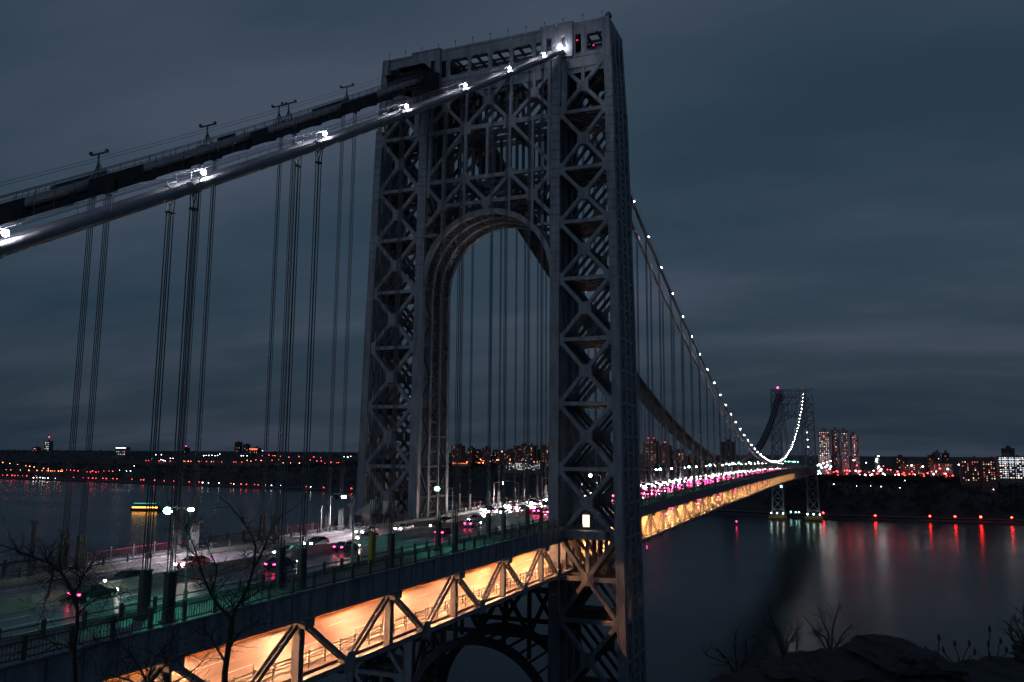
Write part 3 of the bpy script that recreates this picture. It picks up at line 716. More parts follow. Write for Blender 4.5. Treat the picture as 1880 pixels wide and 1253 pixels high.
CITY_LAMPS={
('shore', 'red'):[(1567,2274,11.4),(1566,2261,10.7),(1565,2246,11.9),(1563,2224,11.7),(1562,2204,11.5),(1571,2321,11.1),(1569,2298,11.5),(1558,2160,12.1),(1546,2009,12.2),(1544,1988,11.2),(1541,1946,11.5),(1539,1924,10.5),(1537,1905,10.4),(1536,1891,10.4),(1534,1862,11.0),(1533,1848,10.7),(1529,1804,11.1),(1531,1821,11.3),(1519,1738,11.5),(1512,1688,10.8),(1514,1700,10.6),(1506,1643,11.1),(1500,1603,10.2),(1495,1566,10.3),(1486,1504,10.0),(1480,1466,10.1),(1464,1350,9.5),(1458,1313,9.1),(1456,1295,8.7),(1452,1267,9.2),(1450,1254,8.8),(1427,1097,9.1),(1420,1044,8.3),(1408,961,8.4)],
('shore', 'white'):[(1559,2171,6.1),(1558,2156,7.0),(1557,2141,7.6),(1556,2128,7.0),(1555,2118,5.7),(1553,2102,5.5),(1551,2070,5.3),(1478,1453,9.3),(1475,1431,9.3),(1470,1393,9.5),(1462,1339,8.4),(1446,1228,9.2),(1444,1210,8.6),(1439,1180,9.1),(1426,1084,8.4)],
('slope', 'amber'):[(1684,2482,46.8),(1681,2444,44.0),(1679,2404,40.8),(1676,2362,37.9),(1674,2342,36.3),(1673,2320,34.4),(1669,2273,30.8),(1668,2250,29.6),(1683,2462,22.0),(1681,2437,21.8),(1678,2388,20.6),(1675,2345,21.4),(1672,2305,22.0),(1670,2280,19.7),(1668,2257,18.5),(1667,2248,10.5),(1666,2236,10.7),(1665,2218,11.0),(1664,2200,10.4),(1663,2189,12.2),(1662,2181,11.7),(1666,2228,16.0)],
('slope', 'red'):[(1662,2183,28.2),(1660,2160,27.7),(1659,2142,27.4),(1657,2124,26.8),(1656,2106,25.9),(1652,2064,22.8),(1651,2048,21.0),(1652,2054,26.5),(1650,2039,26.7),(1649,2023,23.2),(1648,2012,24.2),(1646,1988,27.0),(1644,1965,27.9),(1643,1949,27.0)],
('slope', 'white'):[(1641,1920,30.7),(1638,1889,29.2),(1637,1872,29.5),(1636,1858,43.9),(1612,1673,59.7)],
('hill', 'red'):[(2177,2380,33.6),(2176,2366,45.1),(2174,2335,43.3),(2172,2311,41.4),(2170,2285,38.5),(2168,2252,38.9),(2162,2182,41.2),(2162,2182,41.6),(2159,2145,42.1),(2156,2105,42.6),(2153,2067,43.5),(2150,2032,44.7),(2147,1992,45.2),(2142,1934,45.5),(2141,1923,47.2),(2139,1896,49.8),(2133,1831,59.3),(2128,1787,56.0),(2124,1754,58.6),(2130,1801,73.9),(2128,1787,74.0),(2126,1770,76.4),(2123,1751,74.3),(2118,1715,72.8),(2117,1705,72.8),(2112,1676,69.8),(2106,1630,72.4),(2103,1608,67.1),(2101,1596,72.0),(2096,1563,71.5),(2098,1578,61.3),(2094,1549,58.7),(2091,1529,59.3),(2092,1533,69.7),(2085,1487,55.5),(2082,1463,47.4),(2079,1440,44.9),(2089,1514,36.7)],
('hill', 'white'):[(2175,2348,57.4),(2174,2331,72.9),(2172,2301,73.2),(2172,2301,55.3),(2171,2291,52.9),(2170,2279,50.5),(2168,2252,60.2),(2167,2238,60.3),(2162,2178,50.2),(2154,2082,71.6),(2153,2070,72.5),(2152,2057,73.0),(2151,2042,73.1),(2149,2026,72.1),(2148,2013,73.0),(2148,2004,77.7),(2139,1900,72.7),(2138,1890,72.8),(2137,1873,72.9),(2130,1802,91.2),(2078,1433,73.4),(2075,1417,72.2),(2074,1405,75.1)],
('hill', 'amber'):[(2165,2216,50.4),(2162,2177,50.1),(2160,2158,47.9),(2150,2041,49.3),(2155,2092,46.7),(2137,1871,57.0),(2135,1853,54.5),(2131,1807,57.3),(2119,1722,60.5),(2116,1701,45.9),(2111,1667,43.8),(2105,1626,42.2),(2081,1455,45.7),(2122,1742,74.4)],
('ridge', 'amber'):[(1680,844,65.1),(1675,831,64.6),(1667,807,72.6),(1664,798,67.0),(1649,754,73.7),(1651,761,65.6),(1649,756,65.7),(1646,746,65.8),(1638,723,69.3),(1633,708,68.0),(1631,703,73.0),(1629,698,73.1),(1626,688,92.9),(1617,663,74.8),(1593,594,69.8),(1590,585,69.9)],
('ridge', 'red'):[(1674,826,70.0),(1671,817,69.2),(1669,812,67.7),(1647,750,70.9),(1645,744,70.2)],
('street', 'red'):[(1377,-47,61.0),(1378,-54,61.1),(1379,-65,63.7),(1379,-69,64.1),(1380,-84,63.9),(1382,-98,56.1),(1382,-104,61.4),(1385,-133,66.5),(1385,-138,66.0),(1384,-127,72.4),(1387,-159,57.3),(1388,-167,59.3),(1389,-171,63.6),(1389,-178,53.6),(1390,-189,56.1),(1391,-195,61.2),(1391,-201,64.0),(1393,-222,54.3),(1394,-227,54.3),(1396,-255,51.1),(1397,-257,51.5),(1397,-261,57.0),(1399,-284,55.2),(1399,-286,50.4),(1402,-334,65.3),(1401,-318,70.7),(1393,-214,69.3),(1380,-85,72.8)],
('street', 'white'):[(1375,-26,72.1),(1375,-31,76.0),(1376,-37,78.0),(1377,-43,80.0),(1376,-34,69.4),(1376,-41,66.6),(1376,-24,74.0),(1375,-28,68.3),(1376,-38,73.2),(1384,-118,68.5),(1384,-123,66.7),(1384,-121,63.9),(1384,-126,59.3),(1384,-120,71.3),(1386,-145,57.7),(1386,-150,58.1),(1389,-171,73.8),(1390,-188,72.2),(1392,-204,59.5),(1392,-208,64.1),(1394,-226,68.6),(1393,-222,60.6),(1395,-243,75.9),(1397,-266,55.9),(1398,-273,55.6),(1399,-290,55.9),(1400,-306,56.1),(1401,-313,55.9),(1401,-325,55.6),(1389,-176,58.5),(1380,-80,81.8),(1382,-100,77.7),(1383,-116,80.7),(1384,-120,89.2)],
('street', 'green'):[(1376,-21,57.7),(1376,-23,62.1),(1376,-21,72.1),(1376,-36,70.4),(1376,-43,70.8),(1383,-117,83.5),(1383,-116,80.3),(1385,-129,57.5)],
('park', 'white'):[(1267,-48,43.7),(1270,-82,41.4),(1274,-118,41.2),(1272,-103,42.1),(1276,-145,35.7),(1288,-276,37.0),(1277,-153,51.3)],
('bank', 'bank'):[(1096,-35,8.7),(1102,-103,6.9),(1109,-172,8.1),(1111,-203,8.6),(1114,-234,8.9),(1118,-271,9.3)],
}
def ordn(n):
    one = ['', 'first', 'second', 'third', 'fourth', 'fifth', 'sixth', 'seventh', 'eighth', 'ninth', 'tenth', 'eleventh', 'twelfth', 'thirteenth', 'fourteenth', 'fifteenth', 'sixteenth', 'seventeenth', 'eighteenth', 'nineteenth']
    if n < 20: return one[n]
    t = ['twent', 'thirt', 'fort', 'fift', 'sixt', 'sevent'][n//10-2]
    return t+'ieth' if n % 10 == 0 else t+'y-'+one[n % 10]
# ------------------------------------------------------------------ lamps on the cables
b = MB(); b.beam((-.3, 0, .5), (-.3, 0, 1.5), .07, .07); b.beam((-.3, 0, 1.45), (.1, 0, 1.42), .05, .05); mast_me = b.mesh('mast', DPOST)
b = MB(); b.ball((0, 0, 0), .25, 12, 8); bulb_me = b.mesh('bulb', G_CABLE, True)
b = MB(); b.ball((0, 0, 0), .27, 12, 8); bulbf_me = b.mesh('bulb', G_CABLEF, True)
def cable_lamp(x, y, label, group):
    r = link('cable_lamp', None, None, (x, y, zcable(x))); tag(r, label, 'lamp', group)
    link('mast', mast_me, r); link('bulb', bulb_me if x < 5 else bulbf_me, r, (.15, 0, 1.22)); return r
for k in range(0, 8):
    x = -PAN*k + (.8 if k else -6.5)
    lab = {0: 'white cable lamp at the saddle, highest on the near cable', 7: 'white cable lamp nearest the left edge of the photo'}.get(k, 'white lamp on the near side cable, %s below the tower saddle' % ['', 'first', 'second', 'third', 'fourth', 'fifth', 'sixth'][k] if k < 7 else '')
    cable_lamp(x, -YO, lab, 'lamps along the near side cable')
for k in range(1, 58):
    x = PAN*k + 3.2
    if SPAN-8 < x: break
    far_ = k > 22
    if k < 3: continue        # hidden behind the tower leg
    cable_lamp(x, -YO, ('%s lamp from the top of the string climbing to the distant tower' % ordn(58-k)) if far_ else ('%s lamp of the string right of the near tower, counted down from the tower' % ordn(k-2)), 'lamps rising to the distant tower' if far_ else 'lamps falling to mid span')

# ------------------------------------------------------------------ road lamps on the upper deck
def lamp_meshes():
    p = MB(); p.tube([(0, 0, 0), (0, 0, 5), (0, 0, 9.0)], [.13, .10, .07], 8); p.box((0, 0, .25), (.4, .4, .5)); p.box((0, 0, 1.0), (.26, .26, 1.0))
    a = MB(); a.tube([(0, 0, 8.6), (0, .9, 9.05), (0, 2.2, 9.1)], [.06, .05, .05], 6)
    h = MB(); h.hexa([(-.2, 2.0, 9.02), (.2, 2.0, 9.02), (.16, 3.0, 9.04), (-.16, 3.0, 9.04)], [(-.14, 2.0, 9.2), (.14, 2.0, 9.2), (.1, 2.9, 9.16), (-.1, 2.9, 9.16)])
    l = MB(); l.ball((0, 2.75, 8.72), .42, 10, 6, .8)
    return p.mesh('pole', POLE), a.mesh('arm', POLE), h.mesh('lamp_head', POLE), l
pm_, am_, hm_, lm_ = lamp_meshes()
lw, lg, lo = lm_.mesh('bulb', G_WHITE, True), lm_.mesh('bulb', G_GREEN, True), lm_.mesh('bulb', GLASS, True)
def spot(name, col, e):
    s = bpy.data.lights.new(name, 'SPOT'); s.energy = e; s.color = col; s.spot_size = rad(132); s.spot_blend = .5; s.shadow_soft_size = .25; return s
spot_w = spot('white_lamp_light', (1.0, .86, .96), 6500); spot_g = spot('green_lamp_light', (.10, 1, .70), 1500)
def road_lamp(x, side, kind, label, group):
    r = link('road_lamp', None, None, (x, side*14.0, zdeck(x)+.16)); tag(r, label, 'street lamp', group)
    if side > 0: r.rotation_euler = (0, 0, math.pi); r.scale = (1, 1, .74)
    if kind != 'o':
        so_ = bpy.data.objects.new('lamp_light', spot_w if kind == 'w' else spot_g); COL.objects.link(so_); so_.parent = r; so_.location = (0, 2.75, 8.1)
    link('pole', pm_, r); link('arm', am_, r); link('lamp_head', hm_, r); link('bulb', {'w': lw, 'g': lg, 'o': lo}[kind], r)
SL = {0: ('g', 'green glowing lamp on a tall pole nearest the left of the walkway'), 1: ('o', 'unlit lamp pole standing in front of the left tower leg'), 2: ('g', 'green glowing lamp on the pole below the left side of the arch'), 3: ('o', 'unlit green tinted pole below the middle of the arch')}
for k in range(40):
    x = -104.2 + 27.7*k
    if abs(x) < 5 or x > 1040: continue
    if k in SL: road_lamp(x, -1, SL[k][0], SL[k][1], 'lamps along the near side of the road')
    else: road_lamp(x, -1, 'g' if k % 2 == 0 else 'w' if k % 5 == 0 else 'o', '%s near side road lamp beyond the near tower, counted from the tower' % ordn(k-3), 'near side road lamps beyond the tower')
NL = ['warm white lamp over the road beside the leftmost green lamp', 'warm white lamp over the road just left of the near tower', 'unlit far side lamp pole beside the left tower leg', 'warm white lamp in the middle of the arch', 'warm white lamp beside the right tower leg', 'warm white lamp behind the lattice of the right tower leg']
for k in range(31):
    x = -77.5 + 36.4*k
    if x > 1040: break
    road_lamp(x, 1, 'o' if k == 2 else 'w', NL[k] if k < len(NL) else '%s warm white far side road lamp seen beyond the near tower' % ordn(k-5), 'lamps along the far side of the road' if k < len(NL) else 'far side road lamps beyond the tower')

# bits of road furniture on the far side near the tower
def sign_post(x, y, h, label, wd=.5):
    r = link('sign_post', None, None, (x, y, zdeck(x)+.16)); tag(r, label, 'post')
    b = MB(); b.box((0, 0, h/2), (.35, .35, h)); b.box((0, 0, .2), (.7, .7, .4)); build('post', b, DPOST, r); b = MB(); b.box((0, 0, h+.2), (wd, wd*1.2, .4)); build('box', b, DPOST, r)
sign_post(-72.5, 14.6, 4.2, 'thick grey post with a box on top under the left white lamp', 1.1)
sign_post(-33.5, 14.6, 4.4, 'thick grey post with a box on top under the lamp left of the tower', .9)
sign_post(-98, 14.6, 6.0, 'tall thin grey post crossing the green lamp arm')
sign_post(-43, 14.6, 4.6, 'plain grey post left of the white lamp by the tower')
# shrouded equipment box on the far walkway
r = link('equipment_box', None, None, (-27.5, 15.8, zdeck(0)+.16)); tag(r, 'dark purple equipment box with a pale peaked cover on the far walkway', 'box')
b = MB(); b.box((0, 0, 1.2), (3.6, 1.6, 2.4)); build('box', b, mat('purple_panel', (.06, .04, .10), .5, 0, .2, 1), r)
b = MB(); b.hexa([(-1.9, -.9, 2.4), (1.9, -.9, 2.4), (1.9, .9, 2.4), (-1.9, .9, 2.4)], [(-1.7, -.5, 2.9), (1.9, -.2, 4.4), (1.9, .2, 4.4), (-1.7, .5, 2.9)]); build('cover', b, CONC, r)
for x, y, lab in ((-1.5, 26.3, 'white cylindrical tank on the platform behind the left tower leg'), (-3.5, 22.0, 'round white drum lower on the left tower leg platform')):
    r = link('tank', None, None, (x-5.5, y, 76.2)); tag(r, lab, 'tank'); b = MB(); b.tube([(0, 0, .6), (0, 0, 3.4)], .8, 14); b.ball((0, 0, 3.4), .8, 14, 6, .5); build('drum', b, mat('tank_white', (.6, .62, .6), .4, 0, .15, 2), r, smooth=True)
    b = MB(); [b.box((dx, dy, .3), (.15, .15, .7)) for dx in (-.5, .5) for dy in (-.5, .5)]; build('frame', b, RAIL, r)
b = MB(); b.box((-8, 22.5, 75.7), (5, 14, .8)); build('tower_balcony', b, STEEL, bridge)
# bright doorway on the near balcony, made as a freestanding glowing panel
r = link('lit_panel', None, None, (-7.0, -22.9, 75.5)); tag(r, 'tall warm lit panel glowing on the near tower balcony', 'light')
b = MB(); b.box((0, 0, .8), (.12, .12, 1.6)); b.box((.3, 0, .1), (.9, .9, .1)); build('stand', b, RAIL, r)
b = MB(); b.box((-.05, 0, 1.75), (.3, 1.8, 3.1)); build('housing', b, RAIL, r)
b = MB(); b.box((-.24, 0, 1.7), (.05, 1.35, 2.3)); build('lens', b, glow('doorway_glow', (1, .66, .42), 3), r)

# ------------------------------------------------------------------ speed limit sign on a truss post
r = link('speed_sign', None, None, (-58.2+3.1, -17.97, 68.6)); tag(r, 'small white speed limit sign reading 45 on a truss post', 'sign')
r.location = (-3*PAN, -17.98, 69.3)
b = MB(); b.box((0, 0, 0), (.72, .03, .95)); build('panel', b, PAINT, r)
def text(parent, body, size, loc, m):
    cu_ = bpy.data.curves.new('lettering', 'FONT'); cu_.body = body; cu_.size = size; cu_.align_x = 'CENTER'; cu_.align_y = 'CENTER'; cu_.extrude = .004
    o = bpy.data.objects.new('tmp', cu_); COL.objects.link(o); dg = bpy.context.evaluated_depsgraph_get(); me = bpy.data.meshes.new_from_object(o.evaluated_get(dg)); bpy.data.objects.remove(o)
    me.materials.clear(); me.materials.append(m); k = link('lettering', me, parent, loc); k.rotation_euler = (rad(90), 0, 0); return k
text(r, '45', .55, (0, -.022, -.14), RAIL); text(r, 'SPEED', .17, (0, -.022, .34), RAIL); text(r, 'LIMIT', .15, (0, -.022, .19), RAIL)

# ------------------------------------------------------------------ traffic
def car_meshes(k):
    sc_ = 1.0; b = MB()
    def sec(x, w_, z0, z1, ch=.12): return [(x, -w_, z0+ch), (x, -w_+ch, z0), (x, w_-ch, z0), (x, w_, z0+ch), (x, w_, z1-ch), (x, w_-ch*1.4, z1), (x, -w_+ch*1.4, z1), (x, -w_, z1-ch)]
    prof = [(-2.25, .78, .42, .92), (-2.1, .86, .32, 1.0), (-1.2, .90, .28, 1.04), (0, .91, .26, 1.0), (1.1, .90, .28, .95), (2.0, .84, .32, .82), (2.28, .74, .42, .72)]
    for a, c in zip(prof, prof[1:]):
        A, B = sec(*a), sec(*c); n = len(b.v); b.v += A+B
        for i in range(8): j = (i+1) % 8; b.f.append((n+i, n+j, n+8+j, n+8+i)); b.m.append(0)
    A, B = sec(*prof[0]), sec(*prof[-1]); b.quad(*A[::-1]); b.quad(*B)
    roof = MB(); roof.hexa([(-1.0, -.62, 1.42), (.15, -.62, 1.42), (.15, .62, 1.42), (-1.0, .62, 1.42)], [(-.9, -.55, 1.47), (.05, -.55, 1.47), (.05, .55, 1.47), (-.9, .55, 1.47)])
    for (x0, z0, x1, z1) in ((-1.75, 1.02, -1.02, 1.42), (.95, .96, .15, 1.42)):
        for s in (-1, 1): roof.beam((x0, s*.78, z0), (x1, s*.6, z1), .08, .08)
    for s in (-1, 1): roof.beam((-.4, s*.80, 1.0), (-.42, s*.62, 1.42), .1, .06)
    cab = MB(); cab.hexa([(-1.7, -.77, 1.0), (.92, -.77, .95), (.92, .77, .95), (-1.7, .77, 1.0)], [(-1.0, -.59, 1.41), (.13, -.59, 1.41), (.13, .59, 1.41), (-1.0, .59, 1.41)])
    wh = MB(); wh.tube([(0, -.11, 0), (0, .11, 0)], .33, 14); rim = MB(); rim.tube([(0, -.12, 0), (0, .12, 0)], .19, 10)
    hl = MB(); hl.box((2.27, 0, 0), (.1, .36, .16))
    tl = MB(); tl.box((-2.22, 0, 0), (.06, .34, .15))
    mir = MB(); mir.box((.55, -1.0, 1.0), (.14, .2, .13)); mir.box((.55, 1.0, 1.0), (.14, .2, .13))
    return b, roof, cab, wh, rim, hl, tl, mir
b_, roof_, cab_, wh_, rim_, hl_, tl_, mir_ = car_meshes(0)
body_me = [b_.mesh('body', p) for p in PAINTS]; roof_me = [roof_.mesh('roof', p) for p in PAINTS]
cab_me = cab_.mesh('windows', GLASS); wh_me = wh_.mesh('wheel', TYRE); rim_me = rim_.mesh('rim', POLE)
hl_me = hl_.mesh('headlight', G_HEADN); tl_me = tl_.mesh('taillight', G_TAIL); mir_me = mir_.mesh('mirror', PAINTS[1])
beam_d = bpy.data.lights.new('headlight_beam', 'SPOT'); beam_d.energy = 2600; beam_d.spot_size = rad(46); beam_d.spot_blend = .8; beam_d.color = (1, .84, .70); beam_d.shadow_soft_size = .12
def car(x, y, west, z, c, label, group):
    r = link('car', None, None, (x, y, z+.01), math.pi if west else 0); tag(r, label, 'car', group)
    b = link('body', body_me[c], r); link('roof', roof_me[c], r); link('windows', cab_me, r); link('mirror', mir_me, r)
    for wx in (-1.4, 1.42):
        for s in (-1, 1): q = link('wheel', wh_me, r, (wx, s*.80, .33)); link('rim', rim_me, q)
    if west:
        bo = bpy.data.objects.new('headlight_beam', beam_d); COL.objects.link(bo); bo.parent = r; bo.location = (2.45, 0, .72); bo.rotation_euler = (rad(79), 0, rad(-90))
    for s in (-1, 1): link('headlight', hl_me, r, (0, s*.58, .66)); link('taillight', tl_me, r, (0, s*.62, .80))
far_me = []
for c in range(len(PAINTS)):
    m = MB(); 
    for src, mi in ((b_, 0), (cab_, 1)):
        n = len(m.v); m.v += src.v; m.f += [tuple(i+n for i in f) for f in src.f]; m.m += [mi]*len(src.f)
    m.mi = 2
    for s in (-1, 1): m.box((2.26, s*.58, .68), (.06, .42, .2))
    m.mi = 3
    for s in (-1, 1): m.box((-2.24, s*.6, .82), (.06, .5, .2))
    m.mi = 4
    for wx in (-1.4, 1.42):
        for s in (-1, 1): m.tube([(wx, s*.72, .33), (wx, s*.9, .33)], .33, 8)
    far_me.append(m.mesh('car', [PAINTS[c], GLASS, G_HEAD, G_TAIL, TYRE]))
RT = random.Random(5); ncar = 0
cn = ['grey', 'black', 'white', 'dark blue', 'dark red']
WL, EL = (2.2, 5.25, 8.35, 11.3), (-2.2, -5.25, -8.35, -11.3)
LN = ['innermost', 'second', 'third', 'outermost']
for li, y in enumerate(WL):
    q_ = 0
    x = 14 + RT.uniform(0, 14)
    while x < 1000 and ncar < 155:
        link('car', far_me[RT.randrange(5)], None, (x, y, zdeck(x)+.01), math.pi)
        tag(COL.objects[-1], 'car with bright headlights, %s from the near tower in the %s oncoming lane' % (ordn(q_+1), LN[li]), 'car', 'westbound cars beyond the tower'); ncar += 1
        bo = bpy.data.objects.new('headlight_beam', beam_d); co_ = [o for o in (COL.objects[-1],)][0]; COL.objects.link(bo); bo.parent = co_; bo.location = (2.45, 0, .72); bo.rotation_euler = (rad(79), 0, rad(-90))
        q_ += 1; x += RT.uniform(12, 18) * (1 if x < 300 else 1.9 if x < 600 else 3.2)
for li, y in enumerate(EL):
    q_ = 0
    x = 12 + RT.uniform(0, 18)
    while x < 1000 and ncar < 262:
        link('car', far_me[RT.randrange(5)], None, (x, y, zdeck(x)+.01), 0)
        tag(COL.objects[-1], 'car with red taillights, %s from the near tower in the %s outgoing lane' % (ordn(q_+1), LN[li]), 'car', 'eastbound cars beyond the tower'); ncar += 1
        q_ += 1; x += RT.uniform(15, 28) * (1 if x < 300 else 1.9 if x < 600 else 3.2)
near = [(-113, 5.25, 1, 0), (-96, 2.2, 1, 1), (-83, 5.25, 1, 4), (-68, 2.2, 1, 2), (-57, 5.25, 1, 3), (-47, 2.2, 1, 1), (-38, 8.35, 1, 0), (-30, 5.25, 1, 2), (-22, 2.2, 1, 4), (-13, 5.25, 1, 1), (-5, 2.2, 1, 0), (-104, -2.2, 0, 1), (-79, -5.25, 0, 3), (-60, -2.2, 0, 0), (-34, -5.25, 0, 4), (-16, -2.2, 0, 2)]
wn = ['leftmost']+[ordn(i)+' from the left' for i in range(2, 20)]
ci = [0, 0]
for x, y, wst, c in near:
    k = ci[wst]; ci[wst] += 1
    car(x, y, wst, zdeck(x), c, '%s car %s, %s before the near tower' % (cn[c], 'with headlights on' if wst else 'with red taillights', wn[k]), 'cars on the upper road before the tower')
for k in range(16):
    x = 40+k*34; link('car', far_me[k % 5], None, (x, -7.2 if k % 2 else -3.4, zdeck(x)-DLOW+.01)); tag(COL.objects[-1], '%s car inside the glowing lower road beyond the near tower' % ordn(k+1), 'car', 'lower road cars beyond the tower')

# ------------------------------------------------------------------ land and water
SH = [(-9000, 900), (-3000, 1180), (-283, 1109), (-27, 1085), (300, 1160), (955, 1389), (1813, 1512), (2305, 1552), (6000, 1800), (16000, 2600)]
def itp(t, tab):
    if t <= tab[0][0]: return tab[0][1]
    for (a, va), (b_, vb) in zip(tab, tab[1:]):
        if t <= b_: return va+(vb-va)*(t-a)/(b_-a)
    return tab[-1][1]
def shore(y): return itp(y, SH)
HP = {'r': [(0, -4), (4, 1.2), (14, 2.2), (60, 6), (110, 22), (190, 38), (270, 50), (330, 55), (600, 62), (5000, 60)],
      'c': [(0, -4), (4, 1.2), (14, 2.2), (50, 5), (120, 26), (200, 44), (300, 55), (420, 63), (900, 66), (5000, 62)],
      'l': [(0, -4), (4, 1.2), (14, 2.2), (60, 5), (110, 18), (220, 36), (330, 38), (600, 42), (700, 66), (900, 78), (1500, 82), (6000, 70)]}
def ground(x, y):
    s = x-shore(y); a = itp(s, HP['r']); b = itp(s, HP['c']); c = itp(s, HP['l'])
    t = min(max((y+50)/300, 0), 1); u = min(max((y-1100)/500, 0), 1)
    t = t*t*(3-2*t); u = u*u*(3-2*u)
    return (a*(1-t)+b*t)*(1-u)+c*u
from mathutils import noise
b = MB(); ys = [-9000, -6000, -4000, -2500, -1500]+[-1200+i*40 for i in range(130)]+[4200, 4800, 5500, 6500, 8000, 11000, 16000]
ss = [0, 4, 14, 35, 60, 85, 110, 140, 170, 200, 240, 280, 320, 370, 430, 520, 600, 650, 700, 800, 900, 1100, 1500, 2200, 3500, 6000, 12000, 26000]
for y in ys:
    for s in ss:
        x = shore(y)+s; z = ground(x, y)
        if s > 60: z += noise.noise(Vector((x*.012, y*.012, 0)))*5*(min(1, (s-60)/100)) + noise.noise(Vector((x*.003, y*.003, 5)))*8*(1 if s > 600 else 0)
        b.v.append((x, y, z))
nss = len(ss)
for i in range(len(ys)-1):
    for j in range(nss-1): b.f.append((i*nss+j, i*nss+j+1, (i+1)*nss+j+1, (i+1)*nss+j)); b.m.append(0)
tag(build('far_shore', b, LAND, smooth=True), kind='structure')
# woods on the far slopes: countless bare crowns as one mass
b = MB(); RW = random.Random(3)
def crown(x, y, z, r, h):
    for _ in range(14):
        a = RW.uniform(0, 6.28); q = r*math.sqrt(RW.random()); c = Vector((x+q*math.cos(a), y+q*math.sin(a), z+h*RW.uniform(.25, 1)*(1-.35*q/r)))
        d1 = Vector((RW.uniform(-1, 1), RW.uniform(-1, 1), RW.uniform(-.3, 1))).normalized()*r*.55; d2 = Vector((RW.uniform(-1, 1), RW.uniform(-1, 1), RW.uniform(-.2, 1))).normalized()*r*.5
        b.quad(c-d1*.5, c+d2*.6, c+d1*.6)
        b.quad(c-d2*.5, c+d1*.4, c+d2*.4+Vector((0, 0, r*.3)))
for _ in range(5200):
    y = RW.uniform(-700, 4200); s = RW.choice((RW.uniform(70, 300), RW.uniform(300, 1000), RW.uniform(250, 330))) if y > 150 else RW.uniform(62, 255)
    if y > 1500 and 260 < s < 640 and RW.random() < .85: continue
    x = shore(y)+s; crown(x, y, ground(x, y)-1, RW.uniform(4, 8), RW.uniform(8, 15))
for _ in range(850):  # dense tree belt added to screen the street lamps from the water
    y = RW.uniform(-345, -5); s = RW.uniform(238, 272); crown(shore(y)+s, y, ground(shore(y)+s, y)-1.5, 5.5, RW.uniform(9.5, 12.5))
tag(build('wooded_slope', b, WOOD), kind='stuff', label='dark bare woods covering the slopes of the far shore', cat='woods')
# shore wall and highway along the river
b = MB()
for i in range(len(ys)-1):
    y0, y1 = ys[i], ys[i+1]
    if y1 < -1300 or y0 > 4100: continue
    b.hexa([(shore(y0)+2, y0, -2), (shore(y0)+3.2, y0, -2), (shore(y1)+3.2, y1, -2), (shore(y1)+2, y1, -2)], [(shore(y0)+2, y0, 2.6), (shore(y0)+3.2, y0, 2.6), (shore(y1)+3.2, y1, 2.6), (shore(y1)+2, y1, 2.6)])
tag(build('river_wall', b, DARKB), 'low dark river wall at the foot of the far shore', 'wall')
b = MB()
for i in range(len(ys)-1):
    y0, y1 = ys[i], ys[i+1]
    if y1 < -1300 or y0 > 4100: continue
    b.quad((shore(y0)+22, y0, ground(shore(y0)+36, y0)+.6), (shore(y0)+36, y0, ground(shore(y0)+36, y0)+.6), (shore(y1)+36, y1, ground(shore(y1)+36, y1)+.6), (shore(y1)+22, y1, ground(shore(y1)+36, y1)+.6))
tag(build('river_road', b, ASPH), kind='structure')

wm = bpy.data.materials.new('river_water'); wm.use_nodes = True; t = wm.node_tree; p = t.nodes['Principled BSDF']
p.inputs['Base Color'].default_value = (.008, .024, .036, 1); p.inputs['Roughness'].default_value = .16; p.inputs['IOR'].default_value = 1.33; p.inputs['Specular IOR Level'].default_value = .33
c = t.nodes.new('ShaderNodeTexCoord'); mp = t.nodes.new('ShaderNodeMapping'); mp.inputs['Scale'].default_value = (.045, .020, 1); mp.inputs['Rotation'].default_value = (0, 0, rad(12))
n1 = t.nodes.new('ShaderNodeTexNoise'); n1.inputs['Scale'].default_value = 1; n1.inputs['Detail'].default_value = 7; n1.inputs['Roughness'].default_value = .6
bp = t.nodes.new('ShaderNodeBump'); bp.inputs['Strength'].default_value = .05; bp.inputs['Distance'].default_value = 1.6
t.links.new(c.outputs['Object'], mp.inputs[0]); t.links.new(mp.outputs[0], n1.inputs['Vector']); t.links.new(n1.outputs[0], bp.inputs['Height']); t.links.new(bp.outputs[0], p.inputs['Normal'])
mp2 = t.nodes.new('ShaderNodeMapping'); mp2.inputs['Scale'].default_value = (.006, .0022, 1); n2 = t.nodes.new('ShaderNodeTexNoise'); n2.inputs['Scale'].default_value = 1; n2.inputs['Detail'].default_value = 3
mr = t.nodes.new('ShaderNodeMapRange'); mr.inputs[1].default_value = .3; mr.inputs[2].default_value = .7; mr.inputs[3].default_value = .19; mr.inputs[4].default_value = .26
t.links.new(c.outputs['Object'], mp2.inputs[0]); t.links.new(mp2.outputs[0], n2.inputs['Vector']); t.links.new(n2.outputs[0], mr.inputs[0]); t.links.new(mr.outputs[0], p.inputs['Roughness'])
b = MB(); b.quad((-3000, -20000, 0), (30000, -20000, 0), (30000, 25000, 0), (-3000, 25000, 0)); tag(build('river', b, wm), kind='structure')

